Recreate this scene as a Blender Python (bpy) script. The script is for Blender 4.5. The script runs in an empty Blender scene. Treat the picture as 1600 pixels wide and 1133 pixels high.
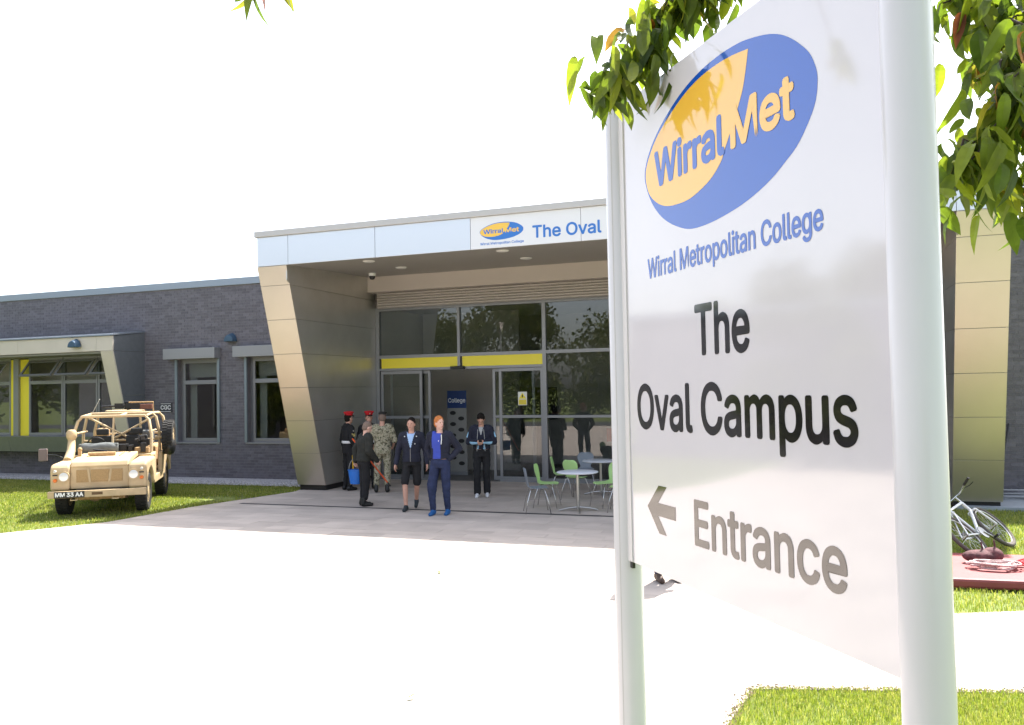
import bpy, bmesh, math, random
from mathutils import Vector, Matrix, Euler
R = math.radians
rnd = random.Random(7)
SC = bpy.context.scene
COL = SC.collection

# ------------------------------------------------------------------ camera, sky, sun, exposure
EYE = 2.28
yaw, pitch, roll = -.341, .0319, -.0187
fw = Vector((math.sin(yaw)*math.cos(pitch), math.cos(yaw)*math.cos(pitch), math.sin(pitch)))
rt = Vector((math.cos(yaw), -math.sin(yaw), 0)); up = rt.cross(fw)
rt2 = math.cos(roll)*rt+math.sin(roll)*up; up2 = -math.sin(roll)*rt+math.cos(roll)*up
cam = bpy.data.objects.new('camera', bpy.data.cameras.new('camera'))
cam.matrix_world = Matrix(((rt2.x, up2.x, -fw.x, 0), (rt2.y, up2.y, -fw.y, 0), (rt2.z, up2.z, -fw.z, EYE), (0, 0, 0, 1)))
cam.data.sensor_width = 36; cam.data.lens = 28.8; cam.data.clip_start = .05; cam.data.clip_end = 2000
COL.objects.link(cam); SC.camera = cam

SUN_DIR = Vector((.17, .62, 1.0)).normalized()          # towards the sun: behind the building
elev = math.asin(SUN_DIR.z); azim = math.atan2(SUN_DIR.x, SUN_DIR.y)
W = bpy.data.worlds.new('World'); SC.world = W; W.use_nodes = True
nt = W.node_tree; bg = nt.nodes['Background']
sky = nt.nodes.new('ShaderNodeTexSky'); sky.sky_type = 'NISHITA'; sky.sun_disc = False
sky.sun_elevation = elev; sky.sun_rotation = azim; sky.air_density = 1.0; sky.dust_density = 3.0; sky.ozone_density = 1.0
hs_ = nt.nodes.new('ShaderNodeHueSaturation'); hs_.inputs['Saturation'].default_value = .55      # thin white haze over the whole sky
nt.links.new(sky.outputs[0], hs_.inputs['Color']); nt.links.new(hs_.outputs[0], bg.inputs[0]); bg.inputs[1].default_value = .15
sl = bpy.data.lights.new('sun', 'SUN'); sl.energy = 4.5; sl.angle = R(.6); sl.color = (1, .95, .87)
so = bpy.data.objects.new('sun', sl); COL.objects.link(so); so.rotation_euler = (-SUN_DIR).to_track_quat('-Z', 'Y').to_euler()
so.location = (0, 0, 30)
SC.view_settings.view_transform = 'Standard'; SC.view_settings.look = 'None'
SC.view_settings.exposure = 1.6; SC.view_settings.gamma = 1; SC.view_settings.use_curve_mapping = False
SC.cycles.max_bounces = 8; SC.cycles.transparent_max_bounces = 16

# ------------------------------------------------------------------ helpers
def tag(o, label=None, cat=None, group=None, kind=None):
    if label: o['label'] = label
    if cat: o['category'] = cat
    if group: o['group'] = group
    if kind: o['kind'] = kind
    return o
def link(name, me, parent=None):
    o = bpy.data.objects.new(name, me); COL.objects.link(o)
    if parent is not None: o.parent = parent
    return o
def empty(name, loc=(0, 0, 0), rz=0, parent=None):
    o = link(name, None, parent); o.location = loc; o.rotation_euler = (0, 0, rz); o.empty_display_size = .2
    return o
class MB:
    """collects shapes into one mesh"""
    def __init__(s): s.v = []; s.f = []; s.m = []; s.T = Matrix.Identity(4)
    def add(s, vs, fs, mi=0):
        n = len(s.v); s.v += [tuple(s.T @ Vector(p)) for p in vs]; s.f += [tuple(i+n for i in f) for f in fs]; s.m += [mi]*len(fs); return s
    def box(s, x0, x1, y0, y1, z0, z1, mi=0):
        return s.add([(x0,y0,z0),(x1,y0,z0),(x1,y1,z0),(x0,y1,z0),(x0,y0,z1),(x1,y0,z1),(x1,y1,z1),(x0,y1,z1)],
            [(0,3,2,1),(4,5,6,7),(0,1,5,4),(1,2,6,5),(2,3,7,6),(3,0,4,7)], mi)
    def prism(s, poly, axis, a, b, mi=0):
        """poly: 2-D points extruded along axis x/y/z from a to b"""
        def P(p, t): return {'x': (t, p[0], p[1]), 'y': (p[0], t, p[1]), 'z': (p[0], p[1], t)}[axis]
        n = len(poly); vs = [P(p, a) for p in poly]+[P(p, b) for p in poly]
        fs = [tuple(range(n)), tuple(range(2*n-1, n-1, -1))]+[(i, i+n, (i+1) % n+n, (i+1) % n) for i in range(n)]
        return s.add(vs, fs, mi)
    def tube(s, pts, r, n=8, mi=0, closed=False):
        pts = [Vector(p) for p in pts]; k = len(pts); rs = r if isinstance(r, (list, tuple)) else [r]*k
        vs = []; ref = None
        for i, p in enumerate(pts):
            a = pts[(i-1) % k] if (closed or i > 0) else p; b = pts[(i+1) % k] if (closed or i < k-1) else p
            d = (b-a).normalized()
            if ref is None: ref = d.orthogonal().normalized()
            ref = (ref-d*ref.dot(d)); ref = ref.normalized() if ref.length > 1e-6 else d.orthogonal().normalized()
            q = d.cross(ref)
            vs += [p+(ref*math.cos(2*math.pi*j/n)+q*math.sin(2*math.pi*j/n))*rs[i] for j in range(n)]
        fs = []
        for i in range(k if closed else k-1):
            i2 = (i+1) % k
            fs += [(i*n+j, i*n+(j+1) % n, i2*n+(j+1) % n, i2*n+j) for j in range(n)]
        if not closed: fs += [tuple(range(n-1, -1, -1)), tuple(range((k-1)*n, k*n))]
        return s.add(vs, fs, mi)
    def lathe(s, prof, n=24, axis='z', mi=0, c=(0, 0, 0)):
        vs = []
        for r, t in prof:
            for j in range(n):
                a = 2*math.pi*j/n; x, y = r*math.cos(a), r*math.sin(a)
                p = {'z': (x, y, t), 'x': (t, x, y), 'y': (x, t, y)}[axis]; vs.append((p[0]+c[0], p[1]+c[1], p[2]+c[2]))
        k = len(prof); fs = []
        for i in range(k-1): fs += [(i*n+j, i*n+(j+1) % n, (i+1)*n+(j+1) % n, (i+1)*n+j) for j in range(n)]
        if prof[0][0] > 1e-6: fs.append(tuple(range(n-1, -1, -1)))
        if prof[-1][0] > 1e-6: fs.append(tuple(range((k-1)*n, k*n)))
        return s.add(vs, fs, mi)
    def ell(s, c, r, nu=14, nv=9, mi=0, rot=None):
        vs = []; M3 = rot or Matrix.Identity(3)
        for i in range(nv+1):
            t = math.pi*i/nv
            for j in range(nu):
                a = 2*math.pi*j/nu
                vs.append(Vector(c)+M3 @ Vector((r[0]*math.sin(t)*math.cos(a), r[1]*math.sin(t)*math.sin(a), r[2]*math.cos(t))))
        fs = [(i*nu+j, (i+1)*nu+j, (i+1)*nu+(j+1) % nu, i*nu+(j+1) % nu) for i in range(nv) for j in range(nu)]
        return s.add(vs, fs, mi)
    def mesh(s, name, mats, smooth=False, merge=False):
        me = bpy.data.meshes.new(name); me.from_pydata([tuple(v) for v in s.v], [], s.f)
        for m in (mats if isinstance(mats, (list, tuple)) else [mats]): me.materials.append(m)
        if any(s.m): me.polygons.foreach_set('material_index', s.m)
        bm = bmesh.new(); bm.from_mesh(me)
        if merge: bmesh.ops.remove_doubles(bm, verts=bm.verts, dist=1e-5)
        bmesh.ops.recalc_face_normals(bm, faces=bm.faces); bm.to_mesh(me); bm.free()
        if smooth: me.polygons.foreach_set('use_smooth', [True]*len(me.polygons))
        me.update(); return me
    def build(s, name, mats, parent=None, smooth=False, bevel=0, merge=False):
        o = link(name, s.mesh(name, mats, smooth, merge), parent)
        if bevel:
            b = o.modifiers.new('bevel', 'BEVEL'); b.width = bevel; b.segments = 2; b.limit_method = 'ANGLE'; b.angle_limit = R(40)
        if smooth:
            try: o.data.set_sharp_from_angle(angle=R(40))
            except Exception: pass
        return o
def box(name, x0, x1, y0, y1, z0, z1, m, parent=None, bevel=0):
    return MB().box(x0, x1, y0, y1, z0, z1).build(name, m, parent, bevel=bevel)

import os
def _font():
    # Blender's own interface typeface; the built-in one if it cannot be found
    try: return bpy.data.fonts.load(os.path.join(bpy.utils.system_resource('DATAFILES'), 'fonts', 'Inter.woff2'))
    except Exception: return None
FONT = _font()
def text_mesh(s):
    """each outline of a letter filled on its own, its counters cut out: (points, triangles)"""
    from mathutils import geometry as ge
    c = bpy.data.curves.new('lettering', 'FONT'); c.body = s; c.size = 1
    if FONT: c.font = FONT
    o = bpy.data.objects.new('tmp_text', c); COL.objects.link(o); dg = bpy.context.evaluated_depsgraph_get()
    me = bpy.data.meshes.new_from_object(o.evaluated_get(dg))
    cu = o.evaluated_get(dg).to_curve(dg, apply_modifiers=False); loops = []
    for sp in cu.splines:
        pts = []
        if sp.type == 'BEZIER':
            bp = sp.bezier_points; n = len(bp)
            for i in range(n):
                p, q = bp[i], bp[(i+1) % n]; straight = p.handle_right_type == 'VECTOR' and q.handle_left_type == 'VECTOR'
                pts += [v.copy() for v in ge.interpolate_bezier(p.co, p.handle_right, q.handle_left, q.co, 2 if straight else 7)[:-1]]
        else: pts = [Vector(p.co[:3]) for p in sp.points]
        ar = sum(a.x*b.y-b.x*a.y for a, b in zip(pts, pts[1:]+pts[:1]))/2
        if abs(ar) > 1e-6: loops.append((ar, pts))
    o.evaluated_get(dg).to_curve_clear(); bpy.data.objects.remove(o); bpy.data.curves.remove(c)
    V_ = [(v.co.x, v.co.y, 0) for v in me.vertices]; F_ = [tuple(p.vertices) for p in me.polygons]; bpy.data.meshes.remove(me)
    def bb(P): return min(p.x for p in P), max(p.x for p in P), min(p.y for p in P), max(p.y for p in P)
    for i, (ar, P) in enumerate(loops):                  # strokes that cross (t, f) are filled again one by one
        a0, a1, b0, b1 = bb(P)
        for k, (a2, Q) in enumerate(loops):
            c0, c1, d0, d1 = bb(Q)
            if k != i and ar*a2 > 0 and a0 < c1 and c0 < a1 and b0 < d1 and d0 < b1:
                n = len(V_); V_ += [(v.x, v.y, 1+i % 3) for v in P]; F_ += [tuple(q+n for q in t) for t in ge.tessellate_polygon([P])]; break
    return V_, F_
def lettering(name, s, x0, x1, z0, cap, m, parent=None, T=None, bold=.02, d=.003):
    """flat lettering in the x-z plane facing -y, fitted to width and cap height, placed by matrix T"""
    base, pf = text_mesh(s); xs = [v[0] for v in base]; ys = [v[1] for v in base]
    a, b, t = min(xs), max(xs), max(ys); T = T or Matrix.Identity(4)
    e = bold*cap; vs = []; fs = []
    sh_ = [(0, 0)]+[(e*math.cos(q*math.pi/4), e*math.sin(q*math.pi/4)) for q in range(8)] if e > 0 else [(0, 0)]     # heavier strokes
    for k, (ex, ez) in enumerate(sh_):
        n = len(vs); vs += [tuple(T @ Vector((x0+e+(u-a)/(b-a)*(x1-x0-2*e)+ex, -d-.00004*k-.00001*ly, z0+e+w/t*(cap-2*e)+ez))) for u, w, ly in base]; fs += [tuple(i+n for i in f) for f in pf]
    me = bpy.data.meshes.new(name); me.from_pydata(vs, [], fs); me.materials.append(m); me.update(); return link(name, me, parent)

# ------------------------------------------------------------------ materials
MATS = {}
def M(name, col, rough=.6, metal=0, var=0, vscale=8, bump=0, bscale=60, spec=.5, coat=0, emit=None, stretch=None, island=0, sheen=0, ior=None):
    if name in MATS: return MATS[name]
    m = bpy.data.materials.new(name); m.use_nodes = True; n = m.node_tree.nodes; l = m.node_tree.links
    b = n['Principled BSDF']; col = tuple(col)+(1,) if len(col) == 3 else col
    b.inputs['Base Color'].default_value = col; b.inputs['Roughness'].default_value = rough; b.inputs['Metallic'].default_value = metal
    b.inputs['Specular IOR Level'].default_value = spec
    if ior: b.inputs['IOR'].default_value = ior
    b.inputs['Coat Weight'].default_value = coat; b.inputs['Sheen Weight'].default_value = sheen
    tc = n.new('ShaderNodeTexCoord'); vec = tc.outputs['Object']
    if stretch:
        mp = n.new('ShaderNodeMapping'); mp.inputs['Scale'].default_value = stretch; l.new(vec, mp.inputs[0]); vec = mp.outputs[0]
    out = None
    if var:
        t = n.new('ShaderNodeTexNoise'); t.inputs['Scale'].default_value = vscale; t.inputs['Detail'].default_value = 5; l.new(vec, t.inputs['Vector'])
        r = n.new('ShaderNodeMapRange'); r.inputs[1].default_value = .3; r.inputs[2].default_value = .7; r.inputs[3].default_value = 1-var; r.inputs[4].default_value = 1+var
        l.new(t.outputs[0], r.inputs[0]); fac = r.outputs[0]
        if island:
            g = n.new('ShaderNodeNewGeometry'); oi = n.new('ShaderNodeObjectInfo'); ad = n.new('ShaderNodeMath'); ad.operation = 'ADD'
            l.new(g.outputs['Random Per Island'], ad.inputs[0]); l.new(oi.outputs['Random'], ad.inputs[1])
            fr = n.new('ShaderNodeMath'); fr.operation = 'FRACT'; l.new(ad.outputs[0], fr.inputs[0])
            r2 = n.new('ShaderNodeMapRange'); r2.inputs[3].default_value = 1-island; r2.inputs[4].default_value = 1+island; l.new(fr.outputs[0], r2.inputs[0])
            mu = n.new('ShaderNodeMath'); mu.operation = 'MULTIPLY'; l.new(fac, mu.inputs[0]); l.new(r2.outputs[0], mu.inputs[1]); fac = mu.outputs[0]
        mx = n.new('ShaderNodeVectorMath'); mx.operation = 'SCALE'; mx.inputs[0].default_value = col[:3]; l.new(fac, mx.inputs['Scale'])
        l.new(mx.outputs[0], b.inputs['Base Color'])
    if bump:
        t2 = n.new('ShaderNodeTexNoise'); t2.inputs['Scale'].default_value = bscale; t2.inputs['Detail'].default_value = 4; l.new(vec, t2.inputs['Vector'])
        bp = n.new('ShaderNodeBump'); bp.inputs['Strength'].default_value = bump; bp.inputs['Distance'].default_value = .02
        l.new(t2.outputs[0], bp.inputs['Height']); l.new(bp.outputs[0], b.inputs['Normal'])
    if emit:
        b.inputs['Emission Color'].default_value = tuple(emit[:3])+(1,); b.inputs['Emission Strength'].default_value = emit[3]
    MATS[name] = m; return m
def glass_mat(name, tint, ior=1.6, rough=0.0):
    m = bpy.data.materials.new(name); m.use_nodes = True; n = m.node_tree.nodes; l = m.node_tree.links; n.clear()
    o = n.new('ShaderNodeOutputMaterial'); mx = n.new('ShaderNodeMixShader'); tr = n.new('ShaderNodeBsdfTransparent'); gl = n.new('ShaderNodeBsdfGlossy'); fr = n.new('ShaderNodeFresnel')
    tr.inputs[0].default_value = tuple(tint)+(1,); gl.inputs['Roughness'].default_value = rough; fr.inputs[0].default_value = ior
    ge_ = n.new('ShaderNodeNewGeometry'); mm = n.new('ShaderNodeMath'); mm.operation = 'MULTIPLY_ADD'; mm.inputs[1].default_value = -1; mm.inputs[2].default_value = 1; l.new(ge_.outputs['Backfacing'], mm.inputs[0])
    m2 = n.new('ShaderNodeMath'); m2.operation = 'MULTIPLY'; l.new(fr.outputs[0], m2.inputs[0]); l.new(mm.outputs[0], m2.inputs[1])      # a thin sheet mirrors only on the face light enters
    l.new(m2.outputs[0], mx.inputs[0]); l.new(tr.outputs[0], mx.inputs[1]); l.new(gl.outputs[0], mx.inputs[2]); l.new(mx.outputs[0], o.inputs[0])
    MATS[name] = m; return m
def ramp_mat(name, stops, scale, rough=.85, detail=3, bump=.2, constant=True):
    m = bpy.data.materials.new(name); m.use_nodes = True; n = m.node_tree.nodes; l = m.node_tree.links; b = n['Principled BSDF']; b.inputs['Roughness'].default_value = rough
    tc = n.new('ShaderNodeTexCoord'); t = n.new('ShaderNodeTexNoise'); t.inputs['Scale'].default_value = scale; t.inputs['Detail'].default_value = detail
    cr = n.new('ShaderNodeValToRGB'); cr.color_ramp.interpolation = 'CONSTANT' if constant else 'LINEAR'
    e = cr.color_ramp.elements
    while len(e) < len(stops): e.new(.5)
    for i, (p, c) in enumerate(stops): e[i].position = p; e[i].color = tuple(c)+(1,)
    l.new(tc.outputs['Object'], t.inputs[0]); l.new(t.outputs[0], cr.inputs[0]); l.new(cr.outputs[0], b.inputs['Base Color'])
    if bump:
        bp = n.new('ShaderNodeBump'); bp.inputs['Strength'].default_value = bump; bp.inputs['Distance'].default_value = .01; l.new(t.outputs[0], bp.inputs['Height']); l.new(bp.outputs[0], b.inputs['Normal'])
    MATS[name] = m; return m
def leaf_mat(name, stops, trans=.45, rough=.45, patch=None):
    """leaf: green to autumn tints picked per leaf, light passing through"""
    m = bpy.data.materials.new(name); m.use_nodes = True; n = m.node_tree.nodes; l = m.node_tree.links; b = n['Principled BSDF']; b.inputs['Roughness'].default_value = rough
    g = n.new('ShaderNodeNewGeometry'); oi = n.new('ShaderNodeObjectInfo'); ad = n.new('ShaderNodeMath'); ad.operation = 'ADD'; fr = n.new('ShaderNodeMath'); fr.operation = 'FRACT'
    l.new(g.outputs['Random Per Island'], ad.inputs[0]); l.new(oi.outputs['Random'], ad.inputs[1]); l.new(ad.outputs[0], fr.inputs[0])
    cr = n.new('ShaderNodeValToRGB'); e = cr.color_ramp.elements
    while len(e) < len(stops): e.new(.5)
    for i, (p, c) in enumerate(stops): e[i].position = p; e[i].color = tuple(c)+(1,)
    l.new(fr.outputs[0], cr.inputs[0])
    tc = n.new('ShaderNodeTexCoord'); tn = n.new('ShaderNodeTexNoise'); tn.inputs['Scale'].default_value = 25; l.new(tc.outputs['Object'], tn.inputs[0])
    mr = n.new('ShaderNodeMapRange'); mr.inputs[3].default_value = .65; mr.inputs[4].default_value = 1.3; l.new(tn.outputs[0], mr.inputs[0])
    sc = n.new('ShaderNodeVectorMath'); sc.operation = 'SCALE'; l.new(cr.outputs[0], sc.inputs[0]); l.new(mr.outputs[0], sc.inputs['Scale'])
    l.new(sc.outputs[0], b.inputs['Base Color'])
    if patch:
        pn = n.new('ShaderNodeTexNoise'); pn.inputs['Scale'].default_value = .9; pn.inputs['Detail'].default_value = 5; l.new(tc.outputs['Object'], pn.inputs[0])
        pr = n.new('ShaderNodeMapRange'); pr.inputs[1].default_value = .42; pr.inputs[2].default_value = .68; l.new(pn.outputs[0], pr.inputs[0])
        mc = n.new('ShaderNodeMix'); mc.data_type = 'RGBA'; l.new(pr.outputs[0], mc.inputs[0]); l.new(sc.outputs[0], mc.inputs[6]); mc.inputs[7].default_value = tuple(patch)+(1,); l.new(mc.outputs[2], b.inputs['Base Color'])
    tr = n.new('ShaderNodeBsdfTranslucent'); sc2 = n.new('ShaderNodeVectorMath'); sc2.operation = 'MULTIPLY'; sc2.inputs[1].default_value = (1.5, 1.6, .7); l.new(sc.outputs[0], sc2.inputs[0]); l.new(sc2.outputs[0], tr.inputs[0])
    mx = n.new('ShaderNodeMixShader'); mx.inputs[0].default_value = trans; l.new(b.outputs[0], mx.inputs[1]); l.new(tr.outputs[0], mx.inputs[2]); l.new(mx.outputs[0], n['Material Output'].inputs[0])
    MATS[name] = m; return m

m_slab = M('paving_slab', (.455, .395, .348), .8, var=.10, vscale=1.6, bump=.15, bscale=90, island=.10)
m_joint = M('paving_joint', (.38, .33, .30), .95, var=.15, vscale=6)
m_drain = M('drain_slot', (.03, .03, .032), .6)
m_soil = ramp_mat('lawn_soil', [(0, (.16, .12, .07)), (.40, (.11, .14, .03)), (.6, (.15, .19, .04))], 1.6, .95, 6, .3, False)
m_grass = leaf_mat('grass_blade', [(0, (.11, .155, .03)), (.45, (.19, .24, .05)), (.75, (.29, .33, .06)), (.9, (.42, .38, .16)), (1, (.5, .46, .28))], .45, .5, (.36, .33, .10))
m_gravel = M('gravel', (.36, .35, .36), .9, var=.4, vscale=30, island=.35)
m_brick = M('brick', (.125, .119, .140), .5, var=.12, vscale=14, bump=.3, bscale=120, island=.2)
m_mortar = M('mortar', (.20, .19, .205), .9, var=.1)
m_coping = M('coping_metal', (.30, .34, .39), .4, .6)
m_cap = M('canopy_cap', (.48, .47, .46), .45, .35)
m_panel = M('champagne_panel', (.60, .545, .495), .40, .85, var=.03, vscale=1.5)
m_bay = M('bay_panel', (.62, .565, .48), .5, .25, var=.04, vscale=2)
m_side = M('side_panel_metal', (.60, .585, .565), .36, .8, var=.05, vscale=2)
m_fascia = M('fascia_silver', (.65, .675, .72), .35, .75)
m_white_board = M('fascia_signboard', (.70, .72, .76), .35)
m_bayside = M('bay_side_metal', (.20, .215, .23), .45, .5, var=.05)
m_soffit = M('soffit', (.34, .32, .295), .5, .2)
m_bulk = M('bulkhead', (.52, .46, .42), .6)
m_shutter = M('shutter_slat', (.48, .44, .41), .5, .2)
m_frame = M('frame_grey', (.27, .275, .29), .4, .4)
m_rail = M('guide_rail', (.24, .29, .32), .4, .4)
m_box = M('shutter_box', (.30, .305, .315), .5, .3)
m_dark = M('dark_void', (.015, .015, .016), .8)
m_black = M('black_plastic', (.012, .012, .013), .45)
m_yellow = M('yellow_band', (.85, .72, .05), .4)
m_green_sill = M('bay_sill_panel', (.20, .22, .17), .5, .3, var=.05)
m_glass = glass_mat('glazing', (.70, .73, .73), 2.0)
m_glass_d = glass_mat('window_glass', (.66, .68, .68), 1.9)
m_blue_light = M('wall_light_blue', (.05, .10, .16), .45, .2)
m_lamp = M('downlight_lens', (.75, .74, .70), .4)
m_int_wall = M('interior_wall', (.50, .46, .43), .8, var=.08, vscale=.8)
m_int_floor = M('interior_floor', (.12, .115, .115), .5)
m_white = M('white_paint', (.8, .8, .8), .5)
m_blind = M('blind', (.68, .69, .64), .8)
m_post = M('post_white', (.57, .57, .58), .3, coat=.3, var=.015, vscale=3)
m_sign = M('sign_white', (.56, .56, .60), .07, ior=2.1, var=.02, vscale=2.5)
m_sblue = M('print_blue', (.004, .07, .40), .06, ior=2.05)
m_syel = M('print_yellow', (.74, .44, .06), .06, ior=2.05)
m_sblk = M('print_black', (.012, .012, .014), .06, ior=2.05)
m_fblue = M('fascia_blue', (.03, .17, .55), .35)
m_fyel = M('fascia_yellow', (.82, .52, .08), .35)
m_chrome = M('chrome', (.6, .6, .6), .22, 1)
m_steel = M('brushed_steel', (.5, .49, .47), .35, 1)
# ------------------------------------------------------------------ ground
lawn = MB().add([(-400, -400, -.02), (400, -400, -.02), (400, 400, -.02), (-400, 400, -.02)], [(0, 1, 2, 3)]).build('lawn', m_soil)
tag(lawn, 'green lawn around the paved forecourt', 'lawn', kind='structure')
PAVE = [(-11.3, 19.3), (-11.25, 16.6), (-11.15, 16.25), (-11.78, 13.6), (-11.98, 11.6), (-12.45, 10.85), (-12.95, 10.1), (-13.7, 9.4), (-15.5, 8.9), (-26, 8.5), (-26, 4.2), (-18.5, 3.6), (-18.5, -9), (-.7, -9),
        (-.62, 3.0), (-.55, 5.7), (-.41, 6.46), (.6, 6.72), (1.5, 6.94), (12, 9.6), (12, 13.6), (3.0, 9.8), (1.34, 9.08), (.9, 8.95), (.9, 16.6), (2.5, 17.0), (2.5, 19.3)]
def inside(x, y, poly=PAVE):
    c = False; j = len(poly)-1
    for i in range(len(poly)):
        xi, yi = poly[i]; xj, yj = poly[j]
        if (yi > y) != (yj > y) and x < (xj-xi)*(y-yi)/(yj-yi)+xi: c = not c
        j = i
    return c
paving = MB().prism(PAVE, 'z', -.10, -.003).build('paving', m_joint)
tag(paving, 'pale paved forecourt in front of the entrance', 'paving', kind='structure')
def clip_poly(sub, a, b):
    """keep the part of sub left of line a-b"""
    out = []
    for i in range(len(sub)):
        p, q = sub[i], sub[(i+1) % len(sub)]
        sp = (b[0]-a[0])*(p[1]-a[1])-(b[1]-a[1])*(p[0]-a[0]); sq = (b[0]-a[0])*(q[1]-a[1])-(b[1]-a[1])*(q[0]-a[0])
        if sp >= 0: out.append(p)
        if sp*sq < 0: t = sp/(sp-sq); out.append((p[0]+(q[0]-p[0])*t, p[1]+(q[1]-p[1])*t))
    return out
slabs = []
SW, SD, gap = .90, .30, .005
row = 0; y = -9.0
while y < 19.2:
    off = (row*.37) % SW; x = -26.1+off-SW
    while x < 12.2:
        x0, x1, y0, y1 = x+gap/2, x+SW-gap/2, y+gap/2, y+SD-gap/2
        x += SW
        if y0 < 14.25 < y1+.001 and -11.6 < x0 < 2.4: continue            # the row the slot drain runs in
        cs = [(x0, y0), (x1, y0), (x1, y1), (x0, y1)]
        ins = [inside(*c) for c in cs]
        if all(ins): slabs.append(cs)
        elif any(ins) or inside((x0+x1)/2, (y0+y1)/2):
            xs = [x0+(x1-x0)*i/12 for i in range(13)]; ok = [xx for xx in xs if inside(xx, y0) and inside(xx, y1)]
            if len(ok) > 1: slabs.append([(ok[0], y0), (ok[-1], y0), (ok[-1], y1), (ok[0], y1)])
    y += SD; row += 1
for cs0, cs1 in (((-11.55, 14.105), (2.4, 14.17)), ((-11.55, 14.31), (2.4, 14.395))):       # strips either side of the drain
    x = cs0[0]
    while x < cs1[0]:
        if inside(x+.05, 14.25): slabs.append([(x, cs0[1]), (min(x+.896, 2.4), cs0[1]), (min(x+.896, 2.4), cs1[1]), (x, cs1[1])])
        x += .9
def slab_score(s):
    cx = sum(p[0] for p in s)/4; cy = sum(p[1] for p in s)/4; d = Vector((cx, cy, -EYE)); z = d.dot(fw)
    if z < 3: return 0
    u, v = d.dot(rt2)/z, d.dot(up2)/z
    return 1/z if abs(u) < .62 and abs(v) < .45 else 0
slabs.sort(key=slab_score, reverse=True)
for s in slabs[:300]:
    cx = sum(p[0] for p in s)/4; cy = sum(p[1] for p in s)/4; dz = rnd.uniform(-.001, .0015)
    o = MB().prism([(p[0]-cx, p[1]-cy) for p in s], 'z', -.05, dz).build('slab', m_slab, paving); o.location = (cx, cy, 0)
mb = MB()
for s in slabs[300:]: mb.prism(s, 'z', -.05, rnd.uniform(-.001, .0015))
tag(mb.build('slab_field', m_slab, paving), kind='stuff')
box('drain_channel', -11.3, 2.4, 14.175, 14.305, -.05, -.0015, m_drain, paving)

rd = box('road', -120, 120, -15.5, -9.3, -.09, -.012, M('asphalt', (.07, .07, .072), .85, var=.15, vscale=3)); tag(rd, 'asphalt road across from the college entrance', 'road', kind='structure')
# gravel strip at the foot of the left wing
gv = MB()
def pebble(mb, x, y, z, s):
    a = rnd.random()*6.28; p = []
    for i in range(5): p.append((x+math.cos(a+i*1.257)*s*rnd.uniform(.7, 1.2), y+math.sin(a+i*1.257)*s*rnd.uniform(.6, 1), z))
    t = (x, y, z+s*rnd.uniform(.5, .9)); mb.add(p+[t], [(i, (i+1) % 5, 5) for i in range(5)])
gv.add([(-26, 17.05, .004), (-11.3, 17.05, .004), (-11.3, 18.2, .03), (-26, 18.2, .03)], [(0, 1, 2, 3)])
for i in range(9000): pebble(gv, rnd.uniform(-24.5, -11.3), rnd.uniform(17.0, 18.17), .008, rnd.uniform(.012, .035))
tag(gv.build('gravel', m_gravel), 'strip of pale gravel along the foot of the brick wall', 'gravel', kind='stuff')

# grass blades: three lawns in view
def blades(name, label, n, pick, h0, h1, w):
    vs = []; fs = []
    for i in range(n):
        x, y = pick()
        if inside(x+rnd.uniform(-.05, .05), y+rnd.uniform(-.05, .05)): continue
        if ((x+12.1)/1.0)**2+((y-14.8)/.6)**2 < rnd.random(): continue      # trodden bare patch by the paving
        h = rnd.uniform(h0, h1); a = rnd.random()*6.28; b = rnd.random()*6.28; l = h*rnd.uniform(.2, .9); ww = w*rnd.uniform(.6, 1.2)
        ca, sa = math.cos(a)*ww, math.sin(a)*ww; lx, ly = math.cos(b)*l, math.sin(b)*l; k = len(vs)
        vs += [(x-ca, y-sa, -.02), (x+ca, y+sa, -.02), (x+ca*.8+lx*.4, y+sa*.8+ly*.4, h*.65), (x-ca*.8+lx*.4, y-sa*.8+ly*.4, h*.65), (x+lx, y+ly, h*.95)]
        fs += [(k, k+1, k+2, k+3), (k+3, k+2, k+4)]
    me = bpy.data.meshes.new(name); me.from_pydata(vs, [], fs); me.materials.append(m_grass); o = link(name, me)
    tag(o, label, 'grass', kind='stuff')
cl_ = MB(); r5 = random.Random(9)
for i in range(900):
    t_ = r5.random(); e0, e1 = ((-.58, 5.0), (-.41, 6.46)) if r5.random() < .45 else ((-.41, 6.46), (1.6, 6.97)); g_ = abs(r5.gauss(0, .035))
    pebble(cl_, e0[0]+(e1[0]-e0[0])*t_+r5.uniform(-.03, .03)-g_*(.9 if e0[0] < -.5 else 0), e0[1]+(e1[1]-e0[1])*t_+g_*(0 if e0[0] < -.5 else 1), 0, r5.uniform(.003, .012))
tag(cl_.build('soil_crumbs', M('dry_soil', (.20, .15, .09), .95, var=.4, vscale=20, island=.4)), 'dry soil crumbs along the edge of the near grass', 'soil', kind='stuff')
def pick_near():
    return rnd.uniform(-.62, 3.2), 7.3-abs(rnd.gauss(0, 1.3))
def pick_right():
    return rnd.uniform(.85, 6.5), rnd.uniform(8.9, 17.2)
def pick_left():
    t = rnd.random()**.8
    return rnd.uniform(-24, -11.0), 9.2+8*t
blades('near_grass', 'short sunlit grass below the college sign', 70000, pick_near, .010, .034, .0022)
blades('right_grass', 'grass under the bicycle and the red mat', 70000, pick_right, .012, .034, .004)
blades('left_grass', 'grass under the sand coloured military vehicle', 110000, pick_left, .01, .034, .006)

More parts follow.
